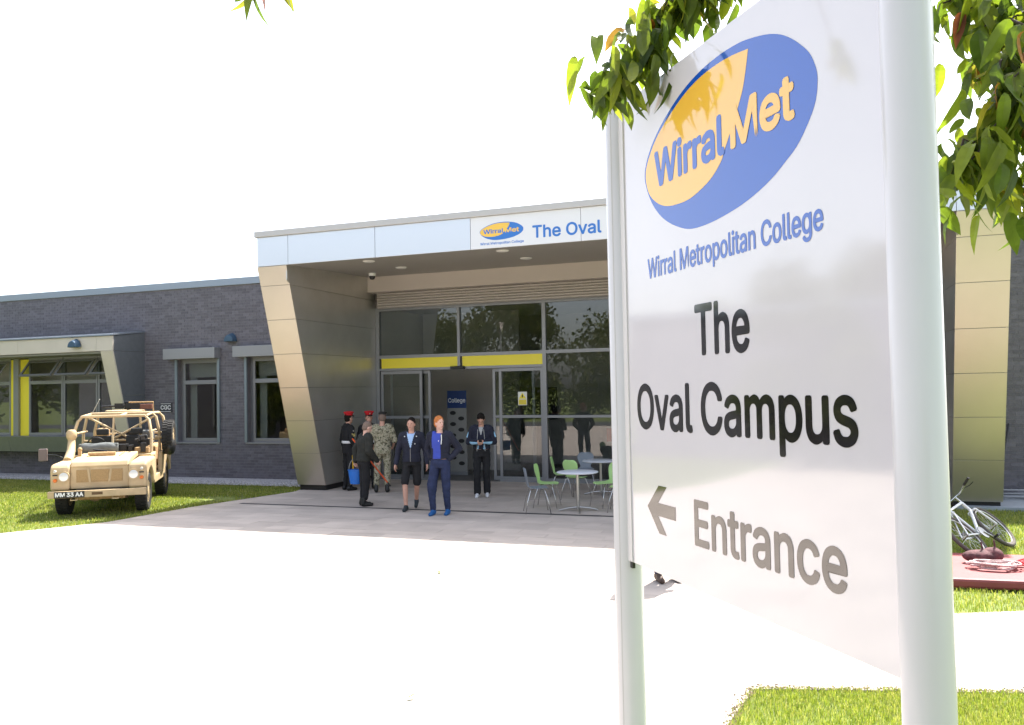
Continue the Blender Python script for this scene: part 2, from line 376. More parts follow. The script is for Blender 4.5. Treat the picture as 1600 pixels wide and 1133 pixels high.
# ------------------------------------------------------------------ the college building
bld = empty('college_building', (0, 0, 0))
tag(bld, 'single storey dark brick college building with raked metal entrance canopy', 'building')
YW, XL, ZT = 18.2, -11.25, 5.2
def rects(x0, x1, z0, z1, openings):
    """split a wall into rectangles around its openings"""
    xs = sorted({x0, x1}|{min(max(v, x0), x1) for o in openings for v in o[:2]}); out = []
    for a, b in zip(xs, xs[1:]):
        cuts = sorted([(o[2], o[3]) for o in openings if o[0] < b-1e-6 and o[1] > a+1e-6]); z = z0
        for c, d in cuts:
            if c > z+1e-6: out.append((a, b, z, c))
            z = max(z, d)
        if z < z1-1e-6: out.append((a, b, z, z1))
    return out
def brick_wall(x0, x1, z0, z1, ywall, openings, n_single, side):
    mb = MB()
    for a, b, c, d in rects(x0, x1, z0, z1, openings): mb.box(a, b, ywall, ywall+.3, c, d)
    w = mb.build('brick_wall', m_mortar, bld)
    L, Hh, g = .215, .065, .010; out = []; k = 0; z = z0+.005
    while z+Hh < z1:
        x = x0-(L+g)/2*(k % 2)
        while x < x1:
            segs = [(max(x, x0), min(x+L, x1))]
            for o in openings:
                if o[2]-.005 < z+Hh and o[3]+.005 > z:
                    ns = []
                    for s in segs:
                        if s[1] <= o[0] or s[0] >= o[1]: ns.append(s)
                        else:
                            if s[0] < o[0]-.02: ns.append((s[0], o[0]-.004))
                            if s[1] > o[1]+.02: ns.append((o[1]+.004, s[1]))
                    segs = ns
            out += [(a, b, z) for a, b in segs if b-a > .03]; x += L+g
        z += Hh+g; k += 1
    out.sort(key=lambda b: (b[0]-0)**2+(b[2]-EYE)**2)
    cache = {}
    for a, b, z in out[:n_single]:
        key = round(b-a, 3)
        if key not in cache: cache[key] = MB().box(0, b-a, -.007, .02, 0, Hh).mesh('brick', m_brick)
        link('brick', cache[key], w).location = (a, ywall, z)
    mb = MB()
    for a, b, z in out[n_single:]: mb.box(a, b, ywall-.007+rnd.uniform(-.0015, .0015), ywall+.02, z, z+Hh)
    tag(mb.build('brick_courses', m_brick, w), kind='stuff')
    return w
WIN = [(-16.27, .99), (-13.97, .99)]
ops = [(a, a+1.43, z, 3.25) for a, z in WIN]+[(-26, -17.42, .72, 4.02)]
brick_wall(-26, XL+.02, 0, ZT, YW, ops, 290, 'l')
brick_wall(3.28, 6.5, 0, ZT, YW, [], 10, 'r')
box('coping', -26, XL-.001, YW-.05, YW+.38, ZT+.002, 5.39, m_coping, bld, .006)
box('coping', 3.282, 6.5, YW-.05, YW+.38, ZT+.002, 5.39, m_coping, bld, .006)
box('flat_roof', -26, 6.5, YW+.39, 30, 4.9, 5.1, m_dark, bld)
box('rear_wall', -26, 6.5, 30, 30.3, 0, 5.1, m_mortar, bld)
box('end_wall', -26.3, -26.001, YW, 30.3, 0, 5.2, m_mortar, bld); box('end_wall', 6.501, 6.8, YW, 30.3, 0, 5.2, m_mortar, bld)
box('room_wall', -26, XL, 22.5, 22.6, 0, 4.9, m_int_wall, bld); box('room_floor', -26, XL, YW+.31, 22.49, -.01, .02, m_int_floor, bld)

# the two plain windows with roller shutter boxes and guide rails
for a, z in WIN:
    w = empty('window', (a, YW, z), 0, bld)
    fr = MB(); fr.box(.12, .19, .10, .17, 0, 2.26); fr.box(1.24, 1.31, .10, .17, 0, 2.26); fr.box(.19, 1.24, .10, .17, 0, .10); fr.box(.19, 1.24, .10, .17, 2.15, 2.26); fr.box(.19, 1.24, .10, .17, 1.57, 1.68)
    fr.box(.0, .119, .16, .2, 0, 2.26); fr.box(1.311, 1.43, .16, .2, 0, 2.26)
    fr.build('window_frame', m_frame, w, bevel=.006)
    box('pane', .19, 1.24, .13, .138, .10, 1.57, m_glass_d, w); box('pane', .19, 1.24, .13, .138, 1.68, 2.15, m_glass_d, w)
    box('blind', .20, 1.23, .26, .27, 1.76, 2.15, m_blind, w); box('curtain', .20, .42, .30, .33, .05, 2.1, m_blind, w)
    box('window_sill', -.02, 1.45, -.04, .155, -.045, -.003, m_frame, w, .005)
    box('guide_rail', -.03, .04, -.06, -.008, -.002, 2.26, m_rail, w, .006); box('guide_rail', 1.39, 1.46, -.06, -.008, -.002, 2.26, m_rail, w, .006)
    box('shutter_box', -.25, 1.47, -.26, -.008, 2.262, 2.55, m_box, w, .008)
def wall_light(x, y, z, tilt=0):
    mb = MB(); prof = [(.0, .0)]+[(.17*math.sin(R(t)), .17*(1-math.cos(R(t)))) for t in range(15, 91, 15)]
    pts = []
    for i in range(9):
        a = math.pi*i/8; pts.append((-.17*math.cos(a), .24*math.sin(a)))
    mb.prism([(p[0], p[1]) for p in pts], 'y', -.17, 0)
    for k, v in enumerate(mb.v):
        if v[1] < -.1: mb.v[k] = (v[0]*.86, v[1], v[2]*.72)
    o = mb.build('wall_light', m_blue_light, bld, smooth=True, bevel=.015); o.location = (x, y, z); return o
wall_light(-14.42, YW-.01, 3.68)
wall_light(-18.62, 17.03, 3.62)
for s, w_ in (('CGC', .30),):
    p = box('wall_plaque', -16.84, -16.43, YW-.03, YW-.0075, 1.80, 2.07, M('plaque', (.05, .05, .06), .4), bld)
    lettering('lettering', s, -16.81, -16.46, 1.88, .12, m_white, p, Matrix.Translation((0, YW-.03, 0)), .03)
    box('rule_line', -16.81, -16.46, YW-.034, YW-.0305, 2.035, 2.047, m_white, p); box('rule_line', -16.81, -16.46, YW-.034, YW-.0305, 1.82, 1.832, m_white, p)

# the side building facing the forecourt, seen mirrored in the sign
sbd = empty('side_building', (-22, 5, 0)); tag(sbd, 'low dark brick side building mirrored in the glossy sign board', 'building')
box('wall', -2, 0, -6, 8.8, 0, 4.4, m_brick, sbd); box('coping', -2.05, .05, -6.05, 8.85, 4.402, 4.6, m_coping, sbd)
for y_ in (-5.5, -2.5, .5, 3.5):
    w = box('window', .002, .05, y_, y_+1.6, 1.0, 2.9, m_frame, sbd); box('pane', .051, .056, y_+.08, y_+1.52, 1.08, 2.82, m_glass_d, w)

# the projecting window bay with raked metal surround
def bay_y(z): return 17.05+max(0, 3.5-z)*.25
X0, X1 = -25.5, -17.38
def raked_panel(name, x0, x1, z0, z1, yf, m, parent, t=.04, slope=True):
    f0, f1 = yf(z0), yf(z1)
    return MB().add([(x0, f0, z0), (x1, f0, z0), (x1, f0+t, z0), (x0, f0+t, z0), (x0, f1, z1), (x1, f1, z1), (x1, f1+t, z1), (x0, f1+t, z1)],
        [(0, 3, 2, 1), (4, 5, 6, 7), (0, 1, 5, 4), (1, 2, 6, 5), (2, 3, 7, 6), (3, 0, 4, 7)]).build(name, m, parent, bevel=.003)
bay = empty('window_bay', (0, 0, 0), 0, bld)
for a, b in ((-25.5, -23.3), (-23.294, -20.8), (-20.794, -17.95)): raked_panel('header_panel', a, b, 3.5, 3.90, bay_y, m_bay, bay)
raked_panel('jamb_panel', -17.944, X1, 3.5, 3.90, bay_y, m_bay, bay)
raked_panel('jamb_panel', -17.80, X1, 1.94, 3.494, bay_y, m_bay, bay); raked_panel('jamb_panel', -17.80, X1, .72, 1.934, bay_y, m_bay, bay)
raked_panel('sill_panel', -25.5, -21.9, .72, 1.16, lambda z: 17.62+(1.16-z)*.25, m_green_sill, bay); raked_panel('sill_panel', -21.894, -17.81, .72, 1.16, lambda z: 17.62+(1.16-z)*.25, m_green_sill, bay)
for z0, z1 in ((3.5, 3.9), (2.3, 3.494), (.72, 2.294)):
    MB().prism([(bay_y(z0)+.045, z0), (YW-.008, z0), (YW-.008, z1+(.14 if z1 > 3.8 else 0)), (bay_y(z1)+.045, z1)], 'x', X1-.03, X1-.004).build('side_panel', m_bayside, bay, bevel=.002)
MB().prism([(17.0, 3.905), (YW-.008, 4.05), (YW-.008, 4.09), (17.0, 3.945)], 'x', -25.5, X1+.02).build('bay_roof', m_coping, bay)
box('bay_soffit', -25.5, -17.815, 17.1, YW+.1, 3.44, 3.49, M('bay_soffit', (.24, .235, .20), .6), bay)
box('bay_floor', -25.5, X1-.035, 17.76, YW+.3, .70, .717, m_dark, bay); box('sill_shelf', -25.5, -17.81, 17.665, 17.90, 1.13, 1.165, m_frame, bay)
MB().box(-25.5, -17.44, 18.6, 18.62, .72, 3.44).build('bay_backdrop_wall', m_int_wall, bay)
YB = 17.90
def bay_window(x0, x1, open_=True):
    w = empty('window', (x0, YB, 1.166), 0, bld); L = x1-x0
    fr = MB(); fr.box(0, .06, 0, .07, 0, 2.27); fr.box(L-.06, L, 0, .07, 0, 2.27); fr.box(.06, L-.06, 0, .07, 0, .09); fr.box(.06, L-.06, 0, .07, 1.5, 1.6); fr.box(.06, L-.06, 0, .07, 2.17, 2.27)
    fr.build('window_frame', m_frame, w, bevel=.005); box('pane', .06, L-.06, .03, .038, .09, 1.5, m_glass_d, w)
    v = empty('vent_window', (x0+L/2, YB-.005, 1.166+2.16), 0, bld); v.rotation_euler = (R(-38), 0, 0)
    f2 = MB(); h = .56
    f2.box(-L/2+.05, -L/2+.11, -.04, 0, -h, 0); f2.box(L/2-.11, L/2-.05, -.04, 0, -h, 0); f2.box(-L/2+.11, L/2-.11, -.04, 0, -h, -h+.06); f2.box(-L/2+.11, L/2-.11, -.04, 0, -.06, 0)
    f2.build('sash_frame', m_frame, v); box('pane', -L/2+.11, L/2-.11, -.024, -.016, -h+.06, -.06, m_glass_d, v)
for a, b in ((-25.4, -24.1), (-24.08, -22.75), (-22.73, -22.12), (-21.40, -20.09), (-20.07, -18.80), (-18.78, -17.83)): bay_window(a, b)
box('yellow_panel', -22.115, -21.95, YB+.01, YB+.05, 1.167, 3.40, m_yellow, bay); box('yellow_panel', -21.74, -21.405, YB+.01, YB+.05, 1.167, 3.40, m_yellow, bay)
box('bay_mullion', -21.945, -21.745, YB-.06, YB+.06, 1.167, 3.42, m_frame, bay, .005)

# ------------------------------------------------------------------ entrance canopy
CX0, CX1, YF, YG = -11.25, 3.25, 15.05, 19.0
IX0, IX1 = -10.5, 2.45
def rake(z): return YF+max(0, 5.06-z)*.295
ZS = [.12, .875, 1.635, 2.395, 3.15, 3.905, 4.64, 5.055]
can = empty('entrance_canopy', (0, 0, 0), 0, bld)
for fx0, fx1 in ((CX0, IX0), (IX1, CX1)):
    for z0, z1 in zip(ZS, ZS[1:]): raked_panel('front_panel', fx0, fx1, z0+.003, z1-.003, rake, m_panel, can, .03)
    MB().prism([(rake(.12)+.034, .12), (YW+.3, .12), (YW+.3, 5.05), (rake(5.05)+.034, 5.05)], 'x', fx0+.034, fx1-.034).build('fin_core', m_dark, can)
    box('plinth', fx0+.03, fx1-.03, rake(.12)+.05, YW-.02, -.01, .117, m_black, can)
for xa, xb in ((IX0-.032, IX0-.002), (IX1+.002, IX1+.032)):
    for z0, z1 in zip(ZS, ZS[1:]):
        MB().prism([(rake(z0)+.034, z0+.003), (YG-.05, z0+.003), (YG-.05, z1-.003), (rake(z1)+.034, z1-.003)] if z1 < 5 else [(rake(z0)+.034, z0+.003), (YG-.05, z0+.003), (YG-.05, 5.26), (18.6, 5.26), (rake(z1)+.034, 5.115), (rake(z1)+.034, z0+.1)], 'x', xa, xb).build('side_panel', m_side, can, bevel=.002)
for xa, xb in ((CX0+.002, CX0+.032), (CX1-.032, CX1-.002)):
    for z0, z1 in zip(ZS, ZS[1:]):
        MB().prism([(rake(z0)+.034, z0+.003), (YW-.01, z0+.003), (YW-.01, z1-.003), (rake(z1)+.034, z1-.003)], 'x', xa, xb).build('side_panel', m_panel, can, bevel=.002)
fx = [CX0, -10.45, -8.32, -6.17, -3.9, -1.6, .7, 2.45, CX1]
for i, (a, b) in enumerate(zip(fx, fx[1:])):
    sgn = 3 <= i <= 5
    box('fascia_panel', a+.004, b-.004, YF, YF+.04, 5.062, 5.70, m_white_board if sgn else m_fascia, can, .003)
box('canopy_cap', CX0-.04, CX1+.04, YF-.05, YF+.5, 5.703, 5.83, m_cap, can, .008)
box('canopy_side', CX0+.002, CX0+.03, YF+.045, YW+.3, 5.06, 5.70, m_fascia, can); box('canopy_side', CX1-.03, CX1-.002, YF+.045, YW+.3, 5.06, 5.70, m_fascia, can)
box('canopy_roof', CX0+.031, CX1-.031, YF+.045, 19.3, 5.55, 5.70, m_dark, can)
MB().prism([(YF+.041, 5.063), (18.56, 5.21), (18.56, 5.25), (YF+.041, 5.10)], 'x', IX0+.001, IX1-.001).build('soffit', m_soffit, can)
def zs(y): return 5.063+(y-YF)*.0419
for x in (-8.72, -5.66, -2.6, .45):
    for y in (15.5, 17.0):
        d = MB().lathe([(0, 0), (.11, 0), (.13, .012), (.13, .03), (0, .03)], 20).build('downlight', m_lamp, can, smooth=True); d.location = (x, y, zs(y)-.025)
d = MB().lathe([(0, -.16), (.05, -.15), (.07, -.11), (.075, -.07)], 16).build('security_camera', m_black, bld, smooth=True); d.location = (-9.9, 17.75, zs(17.75))
MB().lathe([(.076, -.07), (.085, -.05), (.085, 0), (0, 0)], 16).build('camera_housing', m_white, d, smooth=True)
box('bulkhead', IX0+.001, IX1-.001, 18.57, 18.97, 4.82, 5.545, m_bulk, can)
sh = empty('roller_shutter', (0, 0, 0), 0, bld)
for i in range(6):
    z = 4.42+i*.066; MB().prism([(18.86, z), (18.82, z+.02), (18.82, z+.05), (18.86, z+.064), (18.9, z+.064), (18.9, z)], 'x', -10.37, 2.36).build('shutter_slat', m_shutter, sh)

# the MET logo and lettering on the fascia
def oval(cx, cz, a, b, tilt, n=48):
    c, s = math.cos(tilt), math.sin(tilt)
    return [(cx+a*math.cos(t)*c-b*math.sin(t)*s, cz+a*math.cos(t)*s+b*math.sin(t)*c) for t in [2*math.pi*i/n for i in range(n)]]
YELLOW = [(0.938, 3.284), (0.856, 3.297), (0.764, 3.303), (0.651, 3.297), (0.542, 3.272), (0.41, 3.218), (0.336, 3.172), (0.280, 3.112), (0.265, 3.064), (0.284, 3.006), (0.325, 2.966), (0.392, 2.931), (0.476, 2.915), (0.586, 2.914), (0.705, 2.944), (0.775, 2.986), (0.797, 3.017), (0.824, 3.052), (0.859, 3.1), (0.886, 3.141), (0.906, 3.177), (0.923, 3.227)]
BLUE = [(0.256, 3.064), (0.276, 3.125), (0.335, 3.187), (0.430, 3.246), (0.543, 3.292), (0.655, 3.318), (0.765, 3.327), (0.85, 3.325), (0.93, 3.315), (1.044, 3.284), (1.126, 3.241), (1.202, 3.174), (1.232, 3.125), (1.242, 3.08), (1.226, 3.013), (1.162, 2.938), (1.10, 2.9), (1.024, 2.864), (0.93, 2.836), (0.832, 2.818), (0.70, 2.806), (0.581, 2.810), (0.49, 2.836), (0.407, 2.875), (0.34, 2.925), (0.288, 2.987)]
def smooth_poly(P, corners=()):
    out = []; n = len(P)
    for i in range(n):
        p0, p1, p2, p3 = (Vector(P[(i+k_) % n]) for k_ in (-1, 0, 1, 2))
        if i in corners: p0 = p1
        if (i+1) % n in corners: p3 = p2
        for t in (0, .2, .4, .6, .8):
            out.append(tuple(.5*((2*p1)+(-p0+p2)*t+(2*p0-5*p1+4*p2-p3)*t*t+(-p0+3*p1-3*p2+p3)*t**3)))
    return out
def logo(parent, T, mb_, my_, bold=.045):
    """oval mark drawn in sign coordinates, T maps (s,0,z) to the board"""
    def flat(name, poly, m, d):
        return MB().add([T @ Vector((p[0], -d, p[1])) for p in poly], [tuple(range(len(poly)))]).build(name, m, parent)
    flat('logo_oval', smooth_poly(BLUE), mb_, .0006); flat('logo_oval_yellow', smooth_poly(YELLOW, (0,)), my_, .0012)
    lettering('lettering', 'Wirral', .337, .80, 3.005, .137, mb_, parent, T, bold, .0018); lettering('lettering', 'Met', .832, 1.147, 3.008, .135, my_, parent, T, bold, .0018)
    lettering('lettering', 'Wirral Metropolitan College', .263, 1.248, 2.68, .078, mb_, parent, T, .03, .0008)
k = .93
logo(can, Matrix.Translation((-5.97-.256*k, YF, 5.215-2.808*k*.72)) @ Matrix.Diagonal((k, 1, k*.72, 1)), m_fblue, m_fyel, .04)
lettering('lettering', 'The Oval', -4.87, -3.50, 5.19, .25, m_fblue, can, Matrix.Translation((0, YF, 0)), .035)
lettering('lettering', 'Campus', -3.25, -1.95, 5.19, .25, m_fblue, can, Matrix.Translation((0, YF, 0)), .035)

# ------------------------------------------------------------------ entrance glazing and doors
gz = empty('entrance_glazing', (0, 0, 0), 0, bld)
fm = MB()
for x, w_ in ((-10.45, .10), (-8.15, .07), (-5.90, .09), (-3.6, .07), (-1.3, .07), (1.0, .07), (2.38, .10)): fm.box(x-w_/2, x+w_/2, YG-.04, YG+.08, (2.84 if x == -8.15 else 0), 4.45)
fm.box(-10.4, 2.33, YG-.038, YG+.078, 3.12, 3.20); fm.box(-10.4, -5.945, YG-.038, YG+.078, 2.80, 2.86); fm.box(-5.855, 2.33, YG-.038, YG+.078, 1.56, 1.62); fm.box(-10.4, 2.33, YG-.038, YG+.078, 4.36, 4.44)
fm.box(-5.855, 2.33, YG-.038, YG+.078, 0, .10); fm.box(-10.40, -9.0, YG-.038, YG+.0, 0, .05); fm.box(-7.1, -5.945, YG-.038, YG+.0, 0, .05)
fm.build('glazing_frame', m_frame, gz)
xs = [-10.4, -8.185, -5.945]; xr = [-5.855, -3.6, -1.3, 1.0, 2.33]
for a, b in ((-10.4, -8.185), (-8.115, -5.945), (-5.855, -3.635), (-3.565, -1.335), (-1.265, .965), (1.035, 2.33)):
    box('pane', a, b, YG+.02, YG+.03, 3.20, 4.36, m_glass, gz)
    if a > -6:
        box('pane', a, b, YG+.02, YG+.03, 1.62, 3.12, m_glass, gz); box('pane', a, b, YG+.02, YG+.03, .10, 1.56, m_glass, gz)
    else: box('yellow_band', a+.06, b, YG-.03, YG+.04, 2.862, 3.118, m_yellow, gz)
box('door_sensor', -8.34, -7.98, YG-.16, YG-.045, 2.79, 2.87, m_black, gz, .01)
def door(x0, x1, y0):
    d = empty('sliding_door', (x0, y0, 0), 0, bld); L = x1-x0; f = MB()
    f.box(0, .07, 0, .05, .02, 2.79); f.box(L-.07, L, 0, .05, .02, 2.79); f.box(.07, L-.07, 0, .05, .02, .12); f.box(.07, L-.07, 0, .05, 2.71, 2.79); f.box(.07, L-.07, 0, .05, 1.56, 1.63)
    f.build('door_frame', m_frame, d, bevel=.004); box('pane', .07, L-.07, .02, .03, .12, 1.56, m_glass, d); box('pane', .07, L-.07, .02, .03, 1.63, 2.71, m_glass, d); return d
door(-10.38, -9.20, YG); door(-10.15, -9.0, YG+.09)
dr = door(-7.1, -5.95, YG); door(-7.3, -6.2, YG+.09)
st = box('warning_sticker', .50, .73, -.006, -.001, 1.87, 2.20, M('sticker_white', (.75, .75, .7), .4), bld); st.location = dr.location
MB().add([(.52, -.009, 2.03), (.71, -.009, 2.03), (.615, -.009, 2.18)], [(0, 1, 2)]).build('warning_triangle', m_yellow, st)
MB().add([(.60, -.0095, 2.06), (.63, -.0095, 2.06), (.63, -.0095, 2.13), (.60, -.0095, 2.13)], [(0, 1, 2, 3)]).build('warning_mark', m_black, st)
box('warning_text_block', .515, .715, -.009, -.007, 1.885, 2.01, M('sticker_yellow', (.72, .58, .05), .4), st)
# foyer behind the glass
box('foyer_floor', IX0-.03, IX1+.03, YG-.03, 26, -.012, .004, m_int_floor, bld)
box('foyer_wall', IX0-.15, IX0-.04, YG+.1, 26, 0, 5.0, m_int_wall, bld); box('foyer_wall', IX1+.04, IX1+.15, YG+.1, 26, 0, 5.0, m_int_wall, bld)
box('foyer_wall', IX0-.15, IX1+.15, 23.6, 23.7, 0, 5.0, m_int_wall, bld); box('foyer_ceiling', IX0-.03, IX1+.03, YG+.1, 26, 4.5, 4.6, m_int_wall, bld)
box('foyer_partition', -10.4, -7.45, 21.6, 21.7, .005, 4.49, m_int_wall, bld)
box('wall_screen', -7.75, -6.95, 23.53, 23.59, 1.35, 2.3, m_black, bld)
bn = empty('banner_stand', (-8.80, 20.3, .005))
tag(bn, 'tall roller banner with blue top reading College inside the doorway', 'banner')
box('banner_sheet', -.28, .28, -.004, .004, .08, 2.25, M('banner_grey', (.27, .265, .25), .6), bn)
hd = box('banner_header', -.279, .279, -.007, -.0045, 1.78, 2.249, M('banner_blue', (.008, .035, .15), .5), bn)
lettering('lettering', 'College', -.25, .25, 1.93, .12, m_white, hd, Matrix.Translation((0, -.0065, 0)), .02)
box('banner_base', -.32, .32, -.10, .10, 0, .08, m_frame, bn)
for i in range(10):
    MB().add([(-.12+.24*(i % 2)+.09*math.cos(t*.628), -.006, 1.65-i*.15+.055*math.sin(t*.628)) for t in range(10)], [tuple(range(10))]).build('printed_oval', m_black, bn)
rp = box('red_notice_stand', -.012, .012, -.012, .012, 0, 1.0, m_frame); rp.location = (-4.42, 19.55, .004); tag(rp, 'red notice on a thin floor stand behind the glass', 'notice stand')
box('notice', -.11, .11, -.02, -.013, .95, 1.27, M('notice_red', (.55, .03, .03), .5), rp); box('foot', -.15, .15, -.12, .12, .0005, .014, m_frame, rp)
# ------------------------------------------------------------------ the college sign in the foreground
PA, PB = Vector((-.682, 3.282, 0)), Vector((.2465, 2.0725, 0))
su = (PB-PA).normalized(); sn = Vector((su.y, -su.x, 0))         # su along the board, sn out of its face
if sn.dot(-PA) < 0: sn = -sn
sign = empty('college_sign', (0, 0, 0))
tag(sign, 'large white campus sign on two round posts with an arrow to the entrance', 'sign')
for p, zt in ((PA, 3.50), (PB, 3.52)):
    q = MB().lathe([(.057, -.3), (.057, zt-.02), (.045, zt), (0, zt+.004)], 40).build('post', m_post, sign, smooth=True); q.location = p
    if p is PB: continue
    q2 = MB().box(-.002, .002, -.0575, -.05, 0, zt-.05).build('post_seam', M('seam', (.45, .45, .45), .5), q); q2.rotation_euler = (0, 0, math.atan2(sn.y, sn.x)+R(90)+R(28))
# board frame: x = along su, -y = out of the face
TS = Matrix(((su.x, -sn.x, 0, PA.x+sn.x*.02), (su.y, -sn.y, 0, PA.y+sn.y*.02), (0, 0, 1, 0), (0, 0, 0, 1)))
L = (PB-PA).length
mb = MB(); mb.T = TS; mb.box(.045, L-.03, 0, .024, 1.59, 3.405); board = mb.build('sign_panel', m_sign, sign, bevel=.002)
mb = MB(); mb.T = TS; mb.box(.035, .085, -.006, .03, 1.592, 3.403); mb.build('edge_trim', m_post, sign, bevel=.002)
mb = MB(); mb.T = TS; mb.box(.055, .075, .0, .012, 1.565, 1.588); mb.build('clamp', m_black, sign)
logo(board, TS, m_sblue, m_syel, .05)
lettering('lettering', 'The', .590, .905, 2.378, .172, m_sblk, board, TS, .03, .0008)
lettering('lettering', 'Oval Campus', .150, 1.352, 2.118, .172, m_sblk, board, TS, .03, .0008)
lettering('lettering', 'Entrance', .555, 1.297, 1.74, .155, m_sblk, board, TS, .03, .0008)
ar = [(.216, 1.829), (.306, 1.914), (.368, 1.914), (.300, 1.850), (.429, 1.850), (.429, 1.802), (.300, 1.802), (.36, 1.738), (.305, 1.738)]
MB().add([TS @ Vector((p[0], -.0008, p[1])) for p in ar], [tuple(range(len(ar)))]).build('arrow', m_sblk, board)

# ------------------------------------------------------------------ cafe tables and chairs
m_ctop = M('table_top_white', (.72, .74, .80), .3); m_cgreen = M('chair_green', (.44, .68, .26), .4); m_cgrey = M('chair_grey', (.20, .23, .27), .4)
def shell_mesh(name, m):
    # profile from the top of the back to the front of the seat: (y, z, half width)
    prof = [(-.26, .82, .09), (-.255, .80, .15), (-.245, .75, .185), (-.235, .69, .19), (-.22, .62, .165), (-.205, .56, .125), (-.195, .51, .11), (-.18, .475, .13), (-.14, .452, .18), (-.07, .445, .205), (.02, .447, .21), (.10, .452, .20), (.16, .45, .175), (.195, .438, .13)]
    vs = []; n = 7
    for y, z, h in prof:
        for j in range(n):
            t = -1+2*j/(n-1); back = z > .5
            vs.append((h*t, y+(.03*t*t if back else 0), z+(0 if back else .018*t*t)))
    k = len(prof); fs = [(i*n+j, i*n+j+1, (i+1)*n+j+1, (i+1)*n+j) for i in range(k-1) for j in range(n-1)]
    me = bpy.data.meshes.new(name); me.from_pydata(vs, [], fs); me.materials.append(m)
    me.polygons.foreach_set('use_smooth', [True]*len(fs)); return me
SH = {'green': shell_mesh('seat_shell', m_cgreen), 'grey': shell_mesh('seat_shell', m_cgrey)}
def legs_mesh():
    out = []
    for sx, sy in ((-1, -1), (1, -1), (-1, 1), (1, 1)):
        out.append(MB().tube([(sx*.06, sy*.05-.02, .438), (sx*.15, sy*.13-.02, .42), (sx*.20, sy*.19-.02, .22), (sx*.22, sy*.23-.02, .0)], .0085, 8).mesh('leg', m_chrome, True))
    return out
LEGS = legs_mesh()
def chair(x, y, face, colr, label):
    c = empty('cafe_chair', (x, y, 0), face); tag(c, label, 'chair', 'cafe chairs on the forecourt')
    s = link('seat_shell', SH[colr], c); md = s.modifiers.new('thick', 'SOLIDIFY'); md.thickness = .011; sb = s.modifiers.new('sub', 'SUBSURF'); sb.levels = sb.render_levels = 1
    for m_ in LEGS: link('leg', m_, c)
def facing(dx, dy): return math.atan2(-dx, dy)
chair(-4.66, 14.42, facing(1, .45), 'grey', 'grey chair nearest the paved drain line with its back to the doorway')
chair(-4.68, 15.12, facing(1, .1), 'green', 'green chair just behind the front grey chair, seen from the side')
chair(-3.62, 15.38, facing(-.7, -.75), 'green', 'green chair behind the round white front table facing the camera')
chair(-3.22, 14.85, facing(-1, -.1), 'green', 'green chair half hidden by the sign post at the front table')
chair(-4.42, 16.25, facing(.35, 1), 'green', 'green chair at the rear table with its back to the camera')
chair(-4.85, 16.75, facing(1, .2), 'green', 'green chair seen edge on at the doorway side of the rear table')
chair(-4.62, 17.75, facing(.2, -1), 'grey', 'grey chair behind the rear table against the glass')
chair(-3.45, 16.35, facing(-.6, .8), 'grey', 'grey chair beside the rear table next to the sign post')
def table(x, y, label):
    t = empty('cafe_table', (x, y, 0)); tag(t, label, 'table', 'round cafe tables')
    MB().lathe([(0, .70), (.36, .70), (.385, .712), (.385, .722), (.37, .73), (0, .73)], 40).build('table_top', m_ctop, t, smooth=True)
    MB().tube([(0, 0, .05), (0, 0, .70)], .032, 16).build('column', m_steel, t, smooth=True)
    for i in range(4):
        a = R(20+90*i); MB().tube([(0, 0, .075), (.20*math.cos(a), .20*math.sin(a), .055), (.36*math.cos(a), .36*math.sin(a), .018)], [.02, .018, .014], 8).build('foot', m_steel, t, smooth=True)
table(-3.98, 14.72, 'round white table on a steel pedestal in front')
table(-4.10, 17.05, 'round white table on a steel pedestal close to the glass')

# ------------------------------------------------------------------ military vehicle
m_sand = M('sand_paint', (.50, .375, .215), .65, var=.16, vscale=3.5, bump=.04, bscale=30)
m_sand_d = M('sand_mesh', (.36, .235, .105), .8, var=.25, vscale=130)
m_tyre = M('tyre_rubber', (.022, .021, .02), .85, var=.3, vscale=14, bump=.2)
m_canvas = M('grey_canvas', (.13, .14, .14), .9, var=.15, vscale=10, bump=.4, bscale=18)
m_gun = M('gun_metal', (.02, .02, .022), .45, .4)
m_lens = M('headlamp_lens', (.72, .74, .75), .3, .5); m_orange = M('indicator_orange', (.70, .16, .02), .3)
m_seat = M('seat_black', (.02, .021, .022), .8); m_tan2 = M('webbing_tan', (.42, .27, .13), .9, var=.2, vscale=20)
car = empty('military_vehicle', (-13.80, 13.66, 0)); fwd = Vector((.58, -.8146, 0)); car.rotation_euler = (0, 0, math.atan2(fwd.y, fwd.x)-R(90)); car.scale = (.94, .94, .94)
tag(car, 'open sand coloured military four by four with roll cage parked on grass', 'vehicle')
WR, WB2, TR = .40, 1.395, .745
def wheel_obj(parent, loc, name='wheel', side=1):
    w = empty(name, loc, 0, parent)
    t = MB().lathe([(.23, -.10), (.30, -.118), (.36, -.118), (.385, -.10), (.388, 0), (.385, .10), (.36, .118), (.30, .118), (.23, .10)], 40, 'x')
    for i in range(32):
        for s in (-1, 1):
            a = 2*math.pi*(i+.25*s)/32
            t.T = Matrix.Rotation(a, 4, 'X'); t.box(s*.055-.05, s*.055+.05, -.022, .022, .38, .404)
    t.T = Matrix.Identity(4); t.build('tyre', m_tyre, w)
    r = MB().lathe([(.232, -.10), (.225, -.06), (.20, -.03), (.19, side*.05), (.13, side*.07), (.10, side*.10), (.05, side*.105), (0, side*.105)], 28, 'x')
    r.build('rim', m_sand, w, smooth=True); return w
for sx in (-1, 1):
    for sy in (-1, 1): wheel_obj(car, (sx*TR, sy*WB2, WR), 'wheel', sx)
